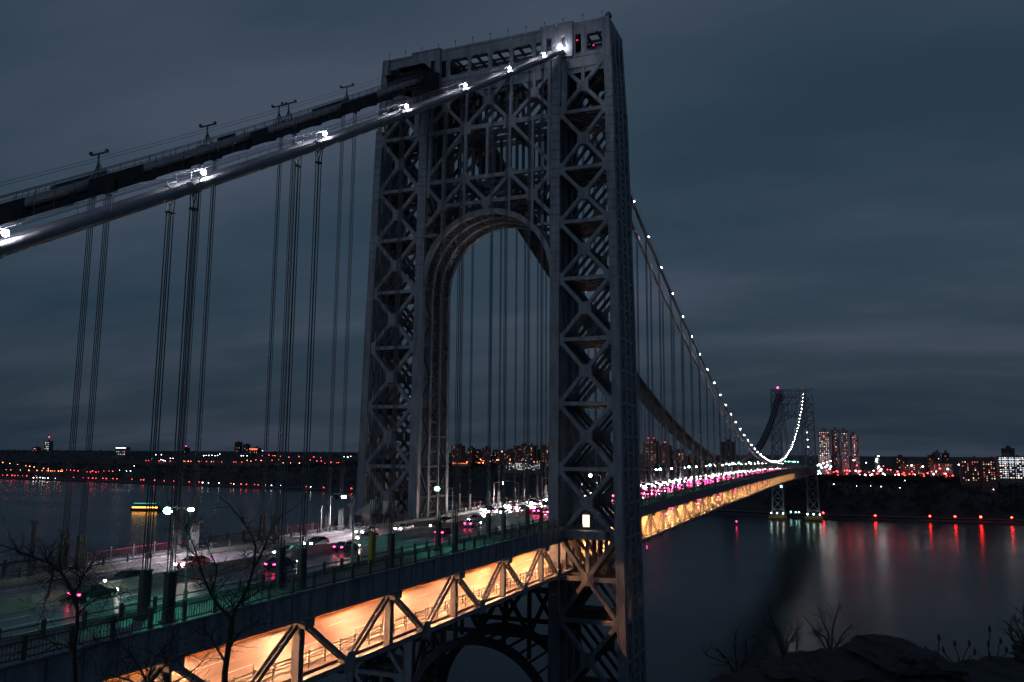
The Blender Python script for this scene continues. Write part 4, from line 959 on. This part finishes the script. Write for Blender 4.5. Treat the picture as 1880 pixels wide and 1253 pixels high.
# near cliff: ledge under the camera, steep drop, talus
def cliff(x, y):
    ed = -160.5 if y > -69.8 else (-156.3 if y < -71.2 else -160.5+(4.2)*(-69.8-y)/1.4)
    n = noise.noise(Vector((x*.25, y*.25, 0)))
    if -24 < y < 24 and x > -220: top = 55; ed = -170
    elif y >= 24: top = 70; ed = -170
    else: top = 87.75
    if y > -66 and top > 80: top = 87.75-min(1, (y+66)/14)*20; 
    if x < ed: return top + n*.10
    d = x-ed; z = top - min(d*9, 30) - max(0, d-3)*.9
    return max(z, -6)+n*min(1, d)*.6
gx = [-600, -400, -300, -250, -220, -200, -185]+[-176+i*1.0 for i in range(30)]+[-144, -140, -135, -130, -120, -110, -100, -90, -80, -70, -60]
gy = [-900, -500, -300, -200, -140, -110, -100, -92]+[-88+i*1.0 for i in range(28)]+[-58, -54, -50, -45, -40, -35, -30, -24.1, -23.9, 0, 23.9, 24.1, 40, 60, 100, 200, 500, 1500]
b = MB()
for x in gx:
    for y in gy: b.v.append((x, y, cliff(x, y)))
k = len(gy)
for i in range(len(gx)-1):
    for j in range(k-1): b.f.append((i*k+j, (i+1)*k+j, (i+1)*k+j+1, i*k+j+1)); b.m.append(0)
tag(build('cliff_ground', b, GROUND), kind='structure')

# ------------------------------------------------------------------ rocks at the bottom right
RK = random.Random(8)
def slab(mb, x0, x1, yt, yb, d0, depth, seed, rot=0):
    """one weathered bed of rock: photo columns x0..x1, top yt, bottom yb, at distance d0, depth metres thick"""
    n = 15; m_ = 7
    base = len(mb.v)
    for layer, (yy) in enumerate((yb, yb-(yb-yt)*.35, yb-(yb-yt)*.75, yt)):
        for i in range(n+1):
            f = i/n; px = x0+(x1-x0)*f
            jit = noise.noise(Vector((f*6+seed, layer*1.7, seed)))
            for j in range(m_+1):
                g = j/m_; dd = d0-depth*g+noise.noise(Vector((f*4+seed, g*3+layer*3, 2+seed)))*.16 - (.12 if layer in (1, 2) else 0)*(1-g)
                q = vp(px+jit*14+(5*math.sin(g*3+seed))+(7 if layer in (0, 2) else -4)*(1 if f < .5 else -1)*(f < .12 or f > .88), yy, d0); q2 = q+(Vector((cf.x, cf.y, 0)).normalized())*(dd-d0)
                q2.z += noise.noise(Vector((f*7+seed, g*5, layer+seed)))*(.05 if layer == 3 else .02) - (.05*abs(2*f-1)**6 if layer == 3 else 0)
                mb.v.append(tuple(q2))
    L_ = (n+1)*(m_+1)
    for i in range(n):
        for j in range(m_):
            a = base+3*L_+i*(m_+1)+j; mb.f.append((a, a+1, a+m_+2, a+m_+1)); mb.m.append(0)
    for l in range(3):
        for i in range(n):
            for j in (0, m_):
                a = base+l*L_+i*(m_+1)+j; q = (a, a+m_+1, a+m_+1+L_, a+L_); mb.f.append(q if j == 0 else q[::-1]); mb.m.append(0)
        for j in range(m_):
            for i in (0, n):
                a = base+l*L_+i*(m_+1)+j; q = (a+1, a, a+L_, a+1+L_); mb.f.append(q if i == 0 else q[::-1]); mb.m.append(0)
def cap_top(parent_mb, *a): slab(parent_mb, *a)
b = MB()
for i, a in enumerate([(1300, 1640, 1240, 1290, 8.6, 1.6), (1345, 1665, 1226, 1262, 8.8, 1.5), (1372, 1668, 1214, 1240, 9.0, 1.3), (1405, 1560, 1203, 1224, 9.0, 1.2), (1440, 1660, 1199, 1216, 9.2, 1.2), (1468, 1657, 1190, 1203, 9.1, 1.2),
                       (1530, 1668, 1207, 1222, 8.9, 1.3), (1536, 1662, 1194, 1209, 9.0, 1.3), (1543, 1650, 1184, 1196, 9.15, 1.2), (1552, 1656, 1174, 1187, 9.0, 1.2), (1562, 1625, 1165, 1177, 9.1, 1.1), (1600, 1652, 1170, 1180, 9.2, 1.0), (1400, 1470, 1206, 1222, 8.7, .8)]):
    slab(b, *a, i*3.3+1)
tag(build('rock_outcrop', b, ROCK), 'dark layered rock outcrop with a square block on top at the bottom right', 'rock')
b = MB()
for i, a in enumerate([(1640, 1960, 1224, 1290, 8.7, 2), (1660, 1800, 1219, 1236, 9.1, 1.4), (1740, 1960, 1214, 1232, 9.2, 1.4), (1800, 1960, 1207, 1222, 9.3, 1.4)]): slab(b, *a, 50+i*2.1)
tag(build('rock_ledge', b, ROCK), 'low flat dark rock ledge along the bottom right edge', 'rock')
b = MB(); slab(b, 1850, 1960, 1190, 1208, 9.3, 1.0, 77); slab(b, 1862, 1960, 1184, 1192, 9.4, .8, 79)
tag(build('rock_block', b, ROCK), 'dark stone block at the very right edge on the ledge', 'rock')

# ------------------------------------------------------------------ bare trees, shrubs and sumac
def twig(mb, p, d, L, r, depth, rg, bend=.25, n=4, spread=.75):
    pts = [p]; rs = [r]; q = p.copy(); dd = d.copy(); seg = 5
    for i in range(seg):
        dd = (dd+Vector((rg.gauss(0, bend), rg.gauss(0, bend), rg.gauss(0, bend)+.03))*.5).normalized(); q = q+dd*L/seg; pts.append(q.copy()); rs.append(r*(1-.62*(i+1)/seg))
    mb.tube(pts, rs, n)
    if depth <= 0: return
    for k in range(rg.choice((2, 3, 3))):
        i = rg.randint(2, seg); ax = Vector((rg.gauss(0, 1), rg.gauss(0, 1), rg.gauss(0, 1)+.2)).normalized()
        nd_ = (dd+ax*spread).normalized(); twig(mb, pts[i], nd_, L*rg.uniform(.5, .8), rs[i]*.72, depth-1, rg, bend, n, spread)
def bare_tree(name, label, cat, d, trunk, limbs, seed, twl, depth=3, rtr=.14, tw_n=1.0):
    """trunk / limbs: photo polylines followed at distance d; limbs: (polyline, start radius)"""
    rg = random.Random(seed); r = link(name, None, None, vp(*trunk[0], d)); tag(r, label, cat); o = Vector(r.location)
    t = MB(); pts = [vp(*p, d)-o for p in trunk]
    foot = pts[0]-Vector((0, 0, 7 if d > 15 else .15)); t.tube([foot]+pts, [rtr*1.25]+[rtr*(1-.3*i/len(pts)) for i in range(len(pts))], 8); build('trunk', t, BARK, r)
    for li, (pl, rr, off) in enumerate(limbs):
        m = MB(); P = [vp(p[0], p[1], d+off*i/len(pl))-o for i, p in enumerate(pl)]; m.tube(P, [.72*rr*(1-.8*i/len(P)) for i in range(len(P))], 6); lb = build('branch', m, BARK, r)
        tm = MB(); tot = max(1, int(len(P)*2.6*tw_n))
        for k in range(tot):
            i = rg.randint(0, len(P)-2); f = rg.random(); p0 = P[i].lerp(P[i+1], f); dr = (P[i+1]-P[i]).normalized()
            ax = Vector((rg.gauss(0, 1), rg.gauss(0, 1), rg.gauss(0, .9)+.12)).normalized()
            twig(tm, p0, (dr*.6+ax).normalized(), twl*rg.uniform(.3, 1.0), rr*.2*(1-.5*i/len(P))+.004, depth-1, rg, .5, 3)
        twig(tm, P[-1], (P[-1]-P[-2]).normalized(), twl, rr*.25, depth-1, rg, .5, 3)
        build('twigs', tm, BARK, lb)
bare_tree('bare_tree', 'bare tree with a forked trunk in front of the lower road, right of the other', 'tree', 26, [(412, 1275), (413, 1235), (418, 1200), (424, 1160), (426, 1137)],
  [([(426, 1137), (401, 1112), (387, 1090), (378, 1070), (370, 1050), (363, 1025), (356, 1003), (347, 983), (338, 968)], .075, .6),
   ([(426, 1137), (436, 1112), (447, 1096), (455, 1080), (461, 1058), (466, 1040), (468, 1020), (470, 1005), (463, 985), (452, 968), (440, 950)], .075, -.6),
   ([(463, 1050), (474, 1028), (484, 1008), (492, 985), (503, 965), (518, 945)], .05, 1), ([(387, 1090), (396, 1062), (398, 1040), (388, 1020), (382, 1005)], .04, -1.2), ([(363, 1025), (350, 1010), (335, 1002), (318, 997)], .03, .7), ([(413, 1215), (398, 1190), (388, 1174), (378, 1162)], .06, 1.0), ([(418, 1195), (430, 1176), (444, 1160), (462, 1150), (485, 1146)], .05, -1), ([(436, 1112), (455, 1098), (476, 1085), (500, 1078), (520, 1066)], .045, .8), ([(347, 983), (352, 960), (358, 940)], .02, .4)], 21, 1.05, 4, .10, 1.4)
bare_tree('bare_tree', 'bare tree arching to the left across the road at the left edge', 'tree', 24, [(139, 1275), (138, 1235), (136, 1192), (142, 1150), (142, 1118)],
  [([(142, 1118), (136, 1098), (131, 1085), (124, 1070), (116, 1056), (106, 1046), (97, 1039), (84, 1031), (72, 1027), (58, 1021), (44, 1018), (25, 1008), (5, 1002)], .085, .8),
   ([(133, 1093), (143, 1078), (150, 1064), (158, 1050), (169, 1035), (178, 1027), (186, 1020)], .045, -.7), ([(97, 1039), (95, 1060), (92, 1080), (84, 1100), (80, 1120), (72, 1140)], .035, 1), ([(142, 1130), (160, 1110), (180, 1098), (205, 1096), (232, 1088)], .04, -1), ([(116, 1056), (128, 1045), (145, 1046), (160, 1062), (175, 1085)], .03, .6), ([(72, 1027), (50, 1032), (28, 1030), (8, 1036)], .03, -.5), ([(138, 1200), (120, 1185), (95, 1180), (60, 1190), (30, 1200)], .05, .9), ([(137, 1215), (158, 1196), (186, 1180), (215, 1178)], .045, -.8)], 33, 1.0, 4, .065, 1.4)
bare_tree('bare_tree', 'tangle of low bare branches before the lower road between the two trees', 'tree', 22, [(275, 1300), (276, 1275), (272, 1260)],
  [([(272, 1260), (262, 1236), (250, 1216), (236, 1200)], .05, .5), ([(272, 1260), (290, 1235), (310, 1216), (335, 1204)], .05, -.5), ([(275, 1270), (240, 1250), (205, 1240), (175, 1238)], .045, .6), ([(275, 1270), (310, 1258), (345, 1240), (372, 1215)], .045, -.6), ([(272, 1260), (276, 1232), (285, 1210), (300, 1190)], .04, .2)], 40, 1.3, 3, .08, 1.6)
RS = random.Random(2)
def shrub(base, stems, label, r0=.012, d=9.2, heads=False, name='shrub'):
    r = link(name, None, None, vp(*base, d)); tag(r, label, 'shrub' if name == 'shrub' else 'plant'); o = Vector(r.location)
    for s_ in stems:
        m = MB(); P = [Vector((0, 0, -.06))]+[vp(*p, d+RS.uniform(-.15, .15))-o for p in s_]; Q = [P[0]]
        for a, c_ in zip(P, P[1:]): Q += [a.lerp(c_, .5)+Vector((RS.gauss(0, .008), RS.gauss(0, .008), 0)), c_]
        m.tube(Q, [r0*(1-.7*i/len(Q)) for i in range(len(Q))], 5)
        if not heads:
            for k in range(7):
                i = RS.randint(1, len(Q)-2); dr = (Q[i+1]-Q[i]).normalized(); twig(m, Q[i], (dr+Vector((RS.gauss(0, .6), RS.gauss(0, .6), RS.gauss(0, .3)))).normalized(), RS.uniform(.08, .22), r0*.4, 1, RS, .2, 3)
        stem = build('stem', m, BARK, r)
        if heads:
            h = MB(); tip = Q[-1]; h.tube([tip-Vector((0, 0, .02)), tip+Vector((0, 0, .0)), tip+Vector((.005, 0, .03)), tip+Vector((.012, 0, .055))], [.006, .018, .015, .004], 7); build('seed_head', h, BARK, stem)
shrub((1439, 1200), [[(1430, 1170), (1418, 1140), (1411, 1111)], [(1445, 1170), (1452, 1140)], [(1436, 1180), (1434, 1162)], [(1420, 1150), (1405, 1142)], [(1448, 1182), (1462, 1160), (1472, 1150)]], 'bare forked shrub on the left shoulder of the rock outcrop')
shrub((1462, 1198), [[(1463, 1160), (1463, 1131)]], 'single straight bare stem between the two rock shrubs', .008)
shrub((1525, 1193), [[(1520, 1160), (1508, 1135), (1500, 1112)], [(1528, 1160), (1535, 1130), (1542, 1106)], [(1545, 1168), (1565, 1146)], [(1505, 1172), (1490, 1150), (1477, 1131)], [(1515, 1170), (1498, 1160), (1488, 1145)]], 'widest bare shrub on top of the rock, left of the square block')
shrub((1352, 1233), [[(1350, 1200), (1350, 1160)], [(1335, 1210), (1315, 1190)], [(1365, 1212), (1385, 1196)], [(1340, 1220), (1300, 1205), (1290, 1196)], [(1372, 1205), (1368, 1180)]], 'faint bare shrub low on the left slope of the rocks')
shrub((1410, 1212), [[(1404, 1190), (1392, 1172), (1378, 1165)], [(1412, 1196), (1408, 1180)]], 'tiny bare shrub at the left end of the outcrop', .008)
shrub((1722, 1222), [[(1723, 1196), (1724, 1174)], [(1709, 1205), (1700, 1195)], [(1700, 1210), (1693, 1206)], [(1716, 1212), (1717, 1203)]], 'leftmost sumac clump with dark seed heads on the ledge', .009, heads=True, name='sumac')
shrub((1760, 1220), [[(1758, 1200), (1753, 1184)], [(1770, 1206), (1780, 1184)], [(1738, 1205), (1732, 1196)], [(1775, 1214), (1790, 1200)]], 'middle sumac clump with dark seed heads on the ledge', .009, heads=True, name='sumac')
shrub((1822, 1212), [[(1814, 1190), (1817, 1158)], [(1815, 1200), (1815, 1185)], [(1834, 1196), (1837, 1180)], [(1840, 1206), (1848, 1196)]], 'rightmost sumac clump with the tallest seed heads', .009, heads=True, name='sumac')
shrub((1885, 1190), [[(1868, 1165), (1844, 1140)], [(1875, 1160), (1862, 1128)], [(1862, 1178), (1850, 1150)], [(1880, 1150), (1878, 1110)], [(1870, 1180), (1855, 1172)]], 'bare branches leaning in at the right edge above the stone block', .012)

# ------------------------------------------------------------------ the city
win = {}
for nm, mt in (('a', W_AMB), ('r', W_RED), ('w', W_WHT), ('h', W_HOT)):
    m = MB(); m.box((0, 0, 0), (.2, 1, 1)); win[nm] = m.mesh('window', mt)
RB = random.Random(17)
for bi, (X, Y, wd, zb, zt, style, nw, lab) in enumerate(BUILDINGS):
    far_b = X > 2000; k = X/1500
    r = link('office_block' if style == 'glass' and wd > 30 else 'apartment_block', None, None, (X+10, Y, zb-25)); tag(r, lab, 'building')
    H = zt-zb+25; mt = {'brick': BRICK, 'dark': DARKB, 'pale': PALEB, 'glass': GLASSB}[style]
    m = MB(); m.box((0, 0, H/2), (22, wd, H)); bay = wd/max(2, round(wd/9))
    y = -wd/2+bay/2
    while y < wd/2-.1: m.box((-11.2, y, H/2), (.5, bay*.16, H)); y += bay
    m.box((0, 0, H+.5), (22.8, wd+.8, 1.0)); build('wall', m, mt, r)
    m = MB()
    if wd > 10: m.box((2, RB.uniform(-.15, .15)*wd, H+3.2), (9, min(9, wd*.3), 5.4)); m.box((-3, RB.uniform(-.3, .3)*wd, H+1.8), (4, 3, 2.4))
    if style == 'brick' and wd > 20: m.tube([(0, -wd*.3, H+1), (0, -wd*.3, H+6)], 2.2, 10); m.tube([(0, -wd*.3, H+6), (0, -wd*.3, H+7.6)], [2.4, .1], 10)
    if m.v: build('roof_house', m, mt, r)
    fl = 3.1*(1 if not far_b else 3.4); cw_ = 3.4*(1 if not far_b else 3); nf = max(1, int((zt-zb+4)/fl)); nc = max(1, int((wd-1.5)/cw_)); cells = []
    for f in range(nf):
        for c in range(nc):
            cells.append((f, c))
    RB.shuffle(cells); cells = cells[:min(nw, 96, int(len(cells)*.8)+1)]
    for f, c in cells:
        yy = -wd/2+.75+cw_*(c+.5)+(wd-1.5-nc*cw_)/2; zz = H-fl*(f+.6)
        typ = {'brick': 'aaarrwh', 'dark': 'aarw', 'pale': 'aarwwwh', 'glass': 'wwwh'}[style]; ch = RB.choice(typ)
        o = link('window', win[ch], r, (-11.2, yy, zz)); sx = 1.25*(2.4 if far_b else 1); o.scale = (1, sx*(1.6 if style == 'glass' and wd > 30 else 1), sx*.95)
    if 'beacon' in lab:
        for q in ((-.2, .2) if 'two red' in lab else (0,)):
            bm = MB(); bm.tube([(0, q*wd, H), (0, q*wd, H+7)], .3, 5); mm = build('beacon_mast', bm, RAIL, r); bb = MB(); bb.ball((0, q*wd, H+7.6), 1.0*(1.6 if far_b else 1), 8, 5); build('beacon', bb, G_BEAC, mm)
    if 'spired' in lab:
        sp_ = MB(); sp_.tube([(0, 0, H), (0, 0, H+22)], [3.5, .3], 6); q_ = build('spire', sp_, RAIL, r); bb = MB(); bb.ball((0, 0, H+23), 1.8, 8, 5); build('beacon', bb, G_BEAC, q_)
    if 'bright white strip' in lab:
        m = MB(); m.box((-11.4, 0, H-2), (.5, wd*.96, 3)); build('roof_sign_band', m, glow('roof_band', (.9, .92, 1), 3), r)
    if 'orange red lit top' in lab:
        m = MB(); m.box((-11.4, 0, H-4), (.5, wd*.9, 6)); build('lit_top_floor', m, glow('top_floor_light', (1, .16, .07), 1.6), r)
    if 'windowless' in lab:
        m = MB(); m.box((-14, -1, H-14), (.5, .5, 26)); build('mast', m, CONC, r)
    if 'continuous white' in lab:
        for f in (1, 2): m = MB(); m.box((-11.25, 0, H-4.2*f), (.2, wd*.96, 1.5)); build('window_band', m, W_WHT, r)
r = link('domed_church', None, None, (1500, -215, 60)); tag(r, 'small dark domed building between the low roofs on the right', 'building')
b = MB(); b.box((0, 0, 12), (18, 18, 24)); build('wall', b, DARKB, r); b = MB(); b.tube([(0, 0, 24), (0, 0, 28)], 6, 14); b.ball((0, 0, 28), 6, 14, 8, 1.2); b.tube([(0, 0, 35), (0, 0, 40)], [.8, .1], 6); build('dome', b, DARKB, r, smooth=True)
# lit low wall / terrace along the red street
b = MB(); b.box((1446, -100, 54), (4, 190, 20)); tag(build('retaining_wall', b, mat('street_wall', (.16, .10, .10), .8, 0, .4, .08)), 'long retaining wall glowing red below the street lamps right of the far tower', 'wall')
# car park wall lit orange in the arch
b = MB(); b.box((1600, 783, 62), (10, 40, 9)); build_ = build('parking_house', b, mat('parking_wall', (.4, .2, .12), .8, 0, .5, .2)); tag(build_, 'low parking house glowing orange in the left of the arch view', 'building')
b = MB(); 
for i in range(6): b.box((-5.3, -17+i*6.8, 2.5), (.3, 4.5, .5))
k_ = build('strip_lights', b, glow('parking_light', (1, .22, .06), 5), None); k_.parent = build_; k_.location = (1600, 783, 62)

G = {'red': G_RED, 'amber': G_AMB, 'white': G_CW, 'green': G_CG, 'bank': G_BANK}
RADI = {'shore': 1.0, 'slope': 1.0, 'hill': 1.15, 'ridge': 1.0, 'street': 1.25, 'park': .6, 'bank': 1.25}
LABS = {('shore', 'red'): 'red glowing lamp on the river road at the left', ('shore', 'white'): 'white lamp by the water of the left shore', ('slope', 'amber'): 'amber lamp on the road climbing the left hillside', ('slope', 'red'): 'red lamp of the riverside junction at the left', ('slope', 'white'): 'small white lamp on the dark left slope',
 ('hill', 'red'): 'red lamp on the city hill left of the near tower', ('hill', 'white'): 'white lamp on the city hill left of the near tower', ('hill', 'amber'): 'amber lamp on the city hill left of the near tower', ('ridge', 'amber'): 'warm lamp at the foot of the blocks seen through the arch', ('ridge', 'red'): 'orange red lamp by the parking house in the arch view',
 ('street', 'red'): 'red street lamp above the dark bank on the right', ('street', 'white'): 'white street lamp above the dark bank on the right', ('street', 'green'): 'green white street lamp beside the far tower', ('park', 'white'): 'tiny white lamp in the dark park slope on the right'}
red_pt = bpy.data.lights.new('red_street_light', 'POINT'); red_pt.energy = 1500; red_pt.color = (1, .09, .10); red_pt.shadow_soft_size = 3.5
RE = random.Random(9)
for i in range(46):
    Y = RE.uniform(-330, -25); s = RE.choice((275, 300, 330)); xx = shore(Y)+s; CITY_LAMPS[('street', 'red' if RE.random() < .68 else 'white')].append((round(xx), round(Y), round(ground(xx, Y)+RE.uniform(6, 11), 1)))
pole_me = {}
b = MB(); b.tube([(0, 0, 0), (0, 0, -1)], .22, 5); cp_me = b.mesh('pole', RAIL)
bankn = ['red lamp at the foot of the far tower by the water', 'single red river lamp right of the far tower', 'third red river lamp, left one of the close trio', 'fourth red river lamp, middle of the trio', 'brightest red river lamp with the longest reflection', 'red river lamp nearest the right edge']
for (zone, colr), pts in CITY_LAMPS.items():
    m = MB(); m.ball((0, 0, 0), RADI[zone], 8, 5, .8); hme = m.mesh('lamp_head', G[colr])
    if zone != 'bank': pts.sort(key=lambda p: -math.atan2(p[1]-CAM.y, p[0]-CAM.x))
    for n, (x, y, z) in enumerate(pts):
        gz = ground(x, y); z = max(z, gz+4); r = link('street_lamp', None, None, (x, y, z))
        if zone == 'bank': tag(r, bankn[n], 'street lamp', 'red river lamps')
        else:
            g_ = LABS[(zone, colr)].replace('lamp', 'lamps', 1); tag(r, '%s from left, %s' % (ordn(n+1), g_), 'street lamp', g_)
        if zone == 'street' and colr == 'red' and n % 3 == 0: lo_ = bpy.data.objects.new('lamp_light', red_pt); COL.objects.link(lo_); lo_.parent = r; lo_.location = (0, 0, -.5)
        h = link('lamp_head', hme, r); s_ = RB.uniform(.65, 1.25) if zone != 'bank' else (1.25 if n == 4 else 1); h.scale = (s_, s_, s_)
        p_ = link('pole', cp_me, r); p_.scale = (1, 1, z-gz+4)
# lights on the far tower's piers and their fenders
for y in (-24, 24):
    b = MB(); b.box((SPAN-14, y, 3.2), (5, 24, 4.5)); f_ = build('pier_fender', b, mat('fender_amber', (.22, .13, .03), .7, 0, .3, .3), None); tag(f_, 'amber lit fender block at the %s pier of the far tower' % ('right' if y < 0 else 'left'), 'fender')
    for i in range(3):
        r = link('pier_lamp', None, None, (SPAN-18.5, y+8-i*8, 9.0)); tag(r, '%s floodlight on the %s pier of the far tower' % (('left green white', 'middle green white', 'right warm white')[i], 'right' if y < 0 else 'left'), 'floodlight', 'floodlights on the far piers')
        b = MB(); b.tube([(0, 0, -4), (0, 0, 0)], .15, 5); build('post', b, RAIL, r); b = MB(); b.ball((0, 0, .3), .8, 8, 5); build('lamp', b, glow('pier_light', (.72, 1, .88) if i < 2 else (1, .9, .7), 20), r)
for q, (x, y) in enumerate(((1095, 2), (1098, -2), (1100, 9))):
    r = link('bank_lamp', None, None, (x, y, 8)); tag(r, 'small white lamp between the far piers, %s of three' % ('middle', 'right', 'left')[q], 'street lamp', 'lamps between the far piers'); b = MB(); b.tube([(0, 0, -8), (0, 0, 0)], .15, 5); build('post', b, RAIL, r); b = MB(); b.ball((0, 0, .3), .6, 8, 5); build('lamp', b, G_CG, r)
r = link('aviation_beacon', None, None, (SPAN-4, 18, 184.3)); tag(r, 'red beacon on top of the distant tower', 'beacon'); b = MB(); b.box((0, 0, .5), (.8, .8, 1)); build('base', b, RAIL, r); b = MB(); b.ball((0, 0, 1.8), 1.3, 10, 6); build('lens', b, G_BEAC, r)
# little warning lights hanging under the main span
for x, c_, lab in ((64, G_BEAC, 'magenta warning light hanging under the main span near the tower'), (560, G_CG, 'green navigation light hanging under mid span')):
    r = link('navigation_light', None, None, (x, -18.5, zdeck(x)-11)); tag(r, lab, 'light'); b = MB(); b.box((0, 0, .8), (.06, .06, 1.6)); build('bracket', b, RAIL, r)
    b = MB(); b.tube([(0, 0, -.9 if x < 100 else -1.6), (0, 0, 0)], .1 if x < 100 else .5, 8); build('lens', b, glow('nav_light', (1, .02, .2), 4) if x < 100 else c_, r)
for q, (y, z) in enumerate(((-17.4, 121.7), (-17.9, 111.6), (-18.5, 101.5))):
    r = link('tower_lamp', None, None, (SPAN-8.6, y-2, z)); tag(r, '%s small white lamp up the right leg of the distant tower' % ('highest', 'middle', 'lowest')[q], 'lamp', 'lamps on the far tower leg'); b = MB(); b.box((.6, 0, -.4), (1.2, .2, .2)); build('bracket', b, RAIL, r); b = MB(); b.ball((0, 0, 0), .6, 8, 5); build('lens', b, G_CW, r)
# buoy
r = link('buoy', None, None, (931, 65, 0)); tag(r, 'red lit buoy floating under the main span', 'buoy'); b = MB(); b.tube([(0, 0, -1), (0, 0, 1.2)], 1.3, 12); b.tube([(0, 0, 1.2), (0, 0, 4.4)], [.9, .25], 6); build('float', b, RED_TRAIL_BUOY, r); b = MB(); b.ball((0, 0, 5), .7, 8, 5); build('lamp', b, G_BEAC, r)

# ferry on the river
r = link('ferry', None, None, (780, 905, 0), math.atan2(-52, 22)); r.scale = (1.5, 1.3, 1.3); tag(r, 'small ferry with a row of amber deck lights on the river at the left', 'boat')
b = MB(); pf = [(-18, 3.6), (-17, 4.6), (8, 4.8), (14, 3.2), (19, .2), (14, -3.2), (8, -4.8), (-17, -4.6), (-18, -3.6)]
b.hexa([(x*.94, y*.8, -.5) for x, y in pf][::-1], [(x, y, 2.2) for x, y in pf][::-1]); build('hull', b, DARKB, r)
b = MB(); b.box((-3, 0, 3.7), (26, 7.6, 3)); b.box((-3, 0, 5.4), (28, 8.4, .3)); build('cabin', b, PALEB, r)
b = MB(); b.box((3, 0, 6.9), (10, 5, 2.8)); build('wheelhouse', b, PALEB, r)
for s in (-1, 1):
    b = MB(); b.box((-3, s*3.86, 4.0), (25, .12, 1.1)); build('window_row', b, glow('ferry_amber', (1, .40, .05), 9), r)
    b = MB(); b.box((-3, s*4.2, 8.7), (22, .12, .35)); build('light_row', b, glow('ferry_teal', (.10, .75, .62), 2.5), r)
b = MB(); [b.box((x, s*4.2, 7.1), (.15, .15, 3.4)) for x in (-13, -6, 1, 7) for s in (-1, 1)]; b.box((-3, 0, 8.9), (24, 8.6, .2)); build('canopy', b, PALEB, r)

if HAZE:
    hb = MB(); hb.box((1400, 200, 95), (6400, 9000, 206)); hm = bpy.data.materials.new('haze'); hm.use_nodes = True; t = hm.node_tree; t.nodes.clear()
    v = t.nodes.new('ShaderNodeVolumePrincipled'); o = t.nodes.new('ShaderNodeOutputMaterial'); v.inputs['Density'].default_value = HAZE; v.inputs['Color'].default_value = (.75, .85, 1, 1); t.links.new(v.outputs[0], o.inputs['Volume'])
    tag(build('haze', hb, hm), kind='stuff')
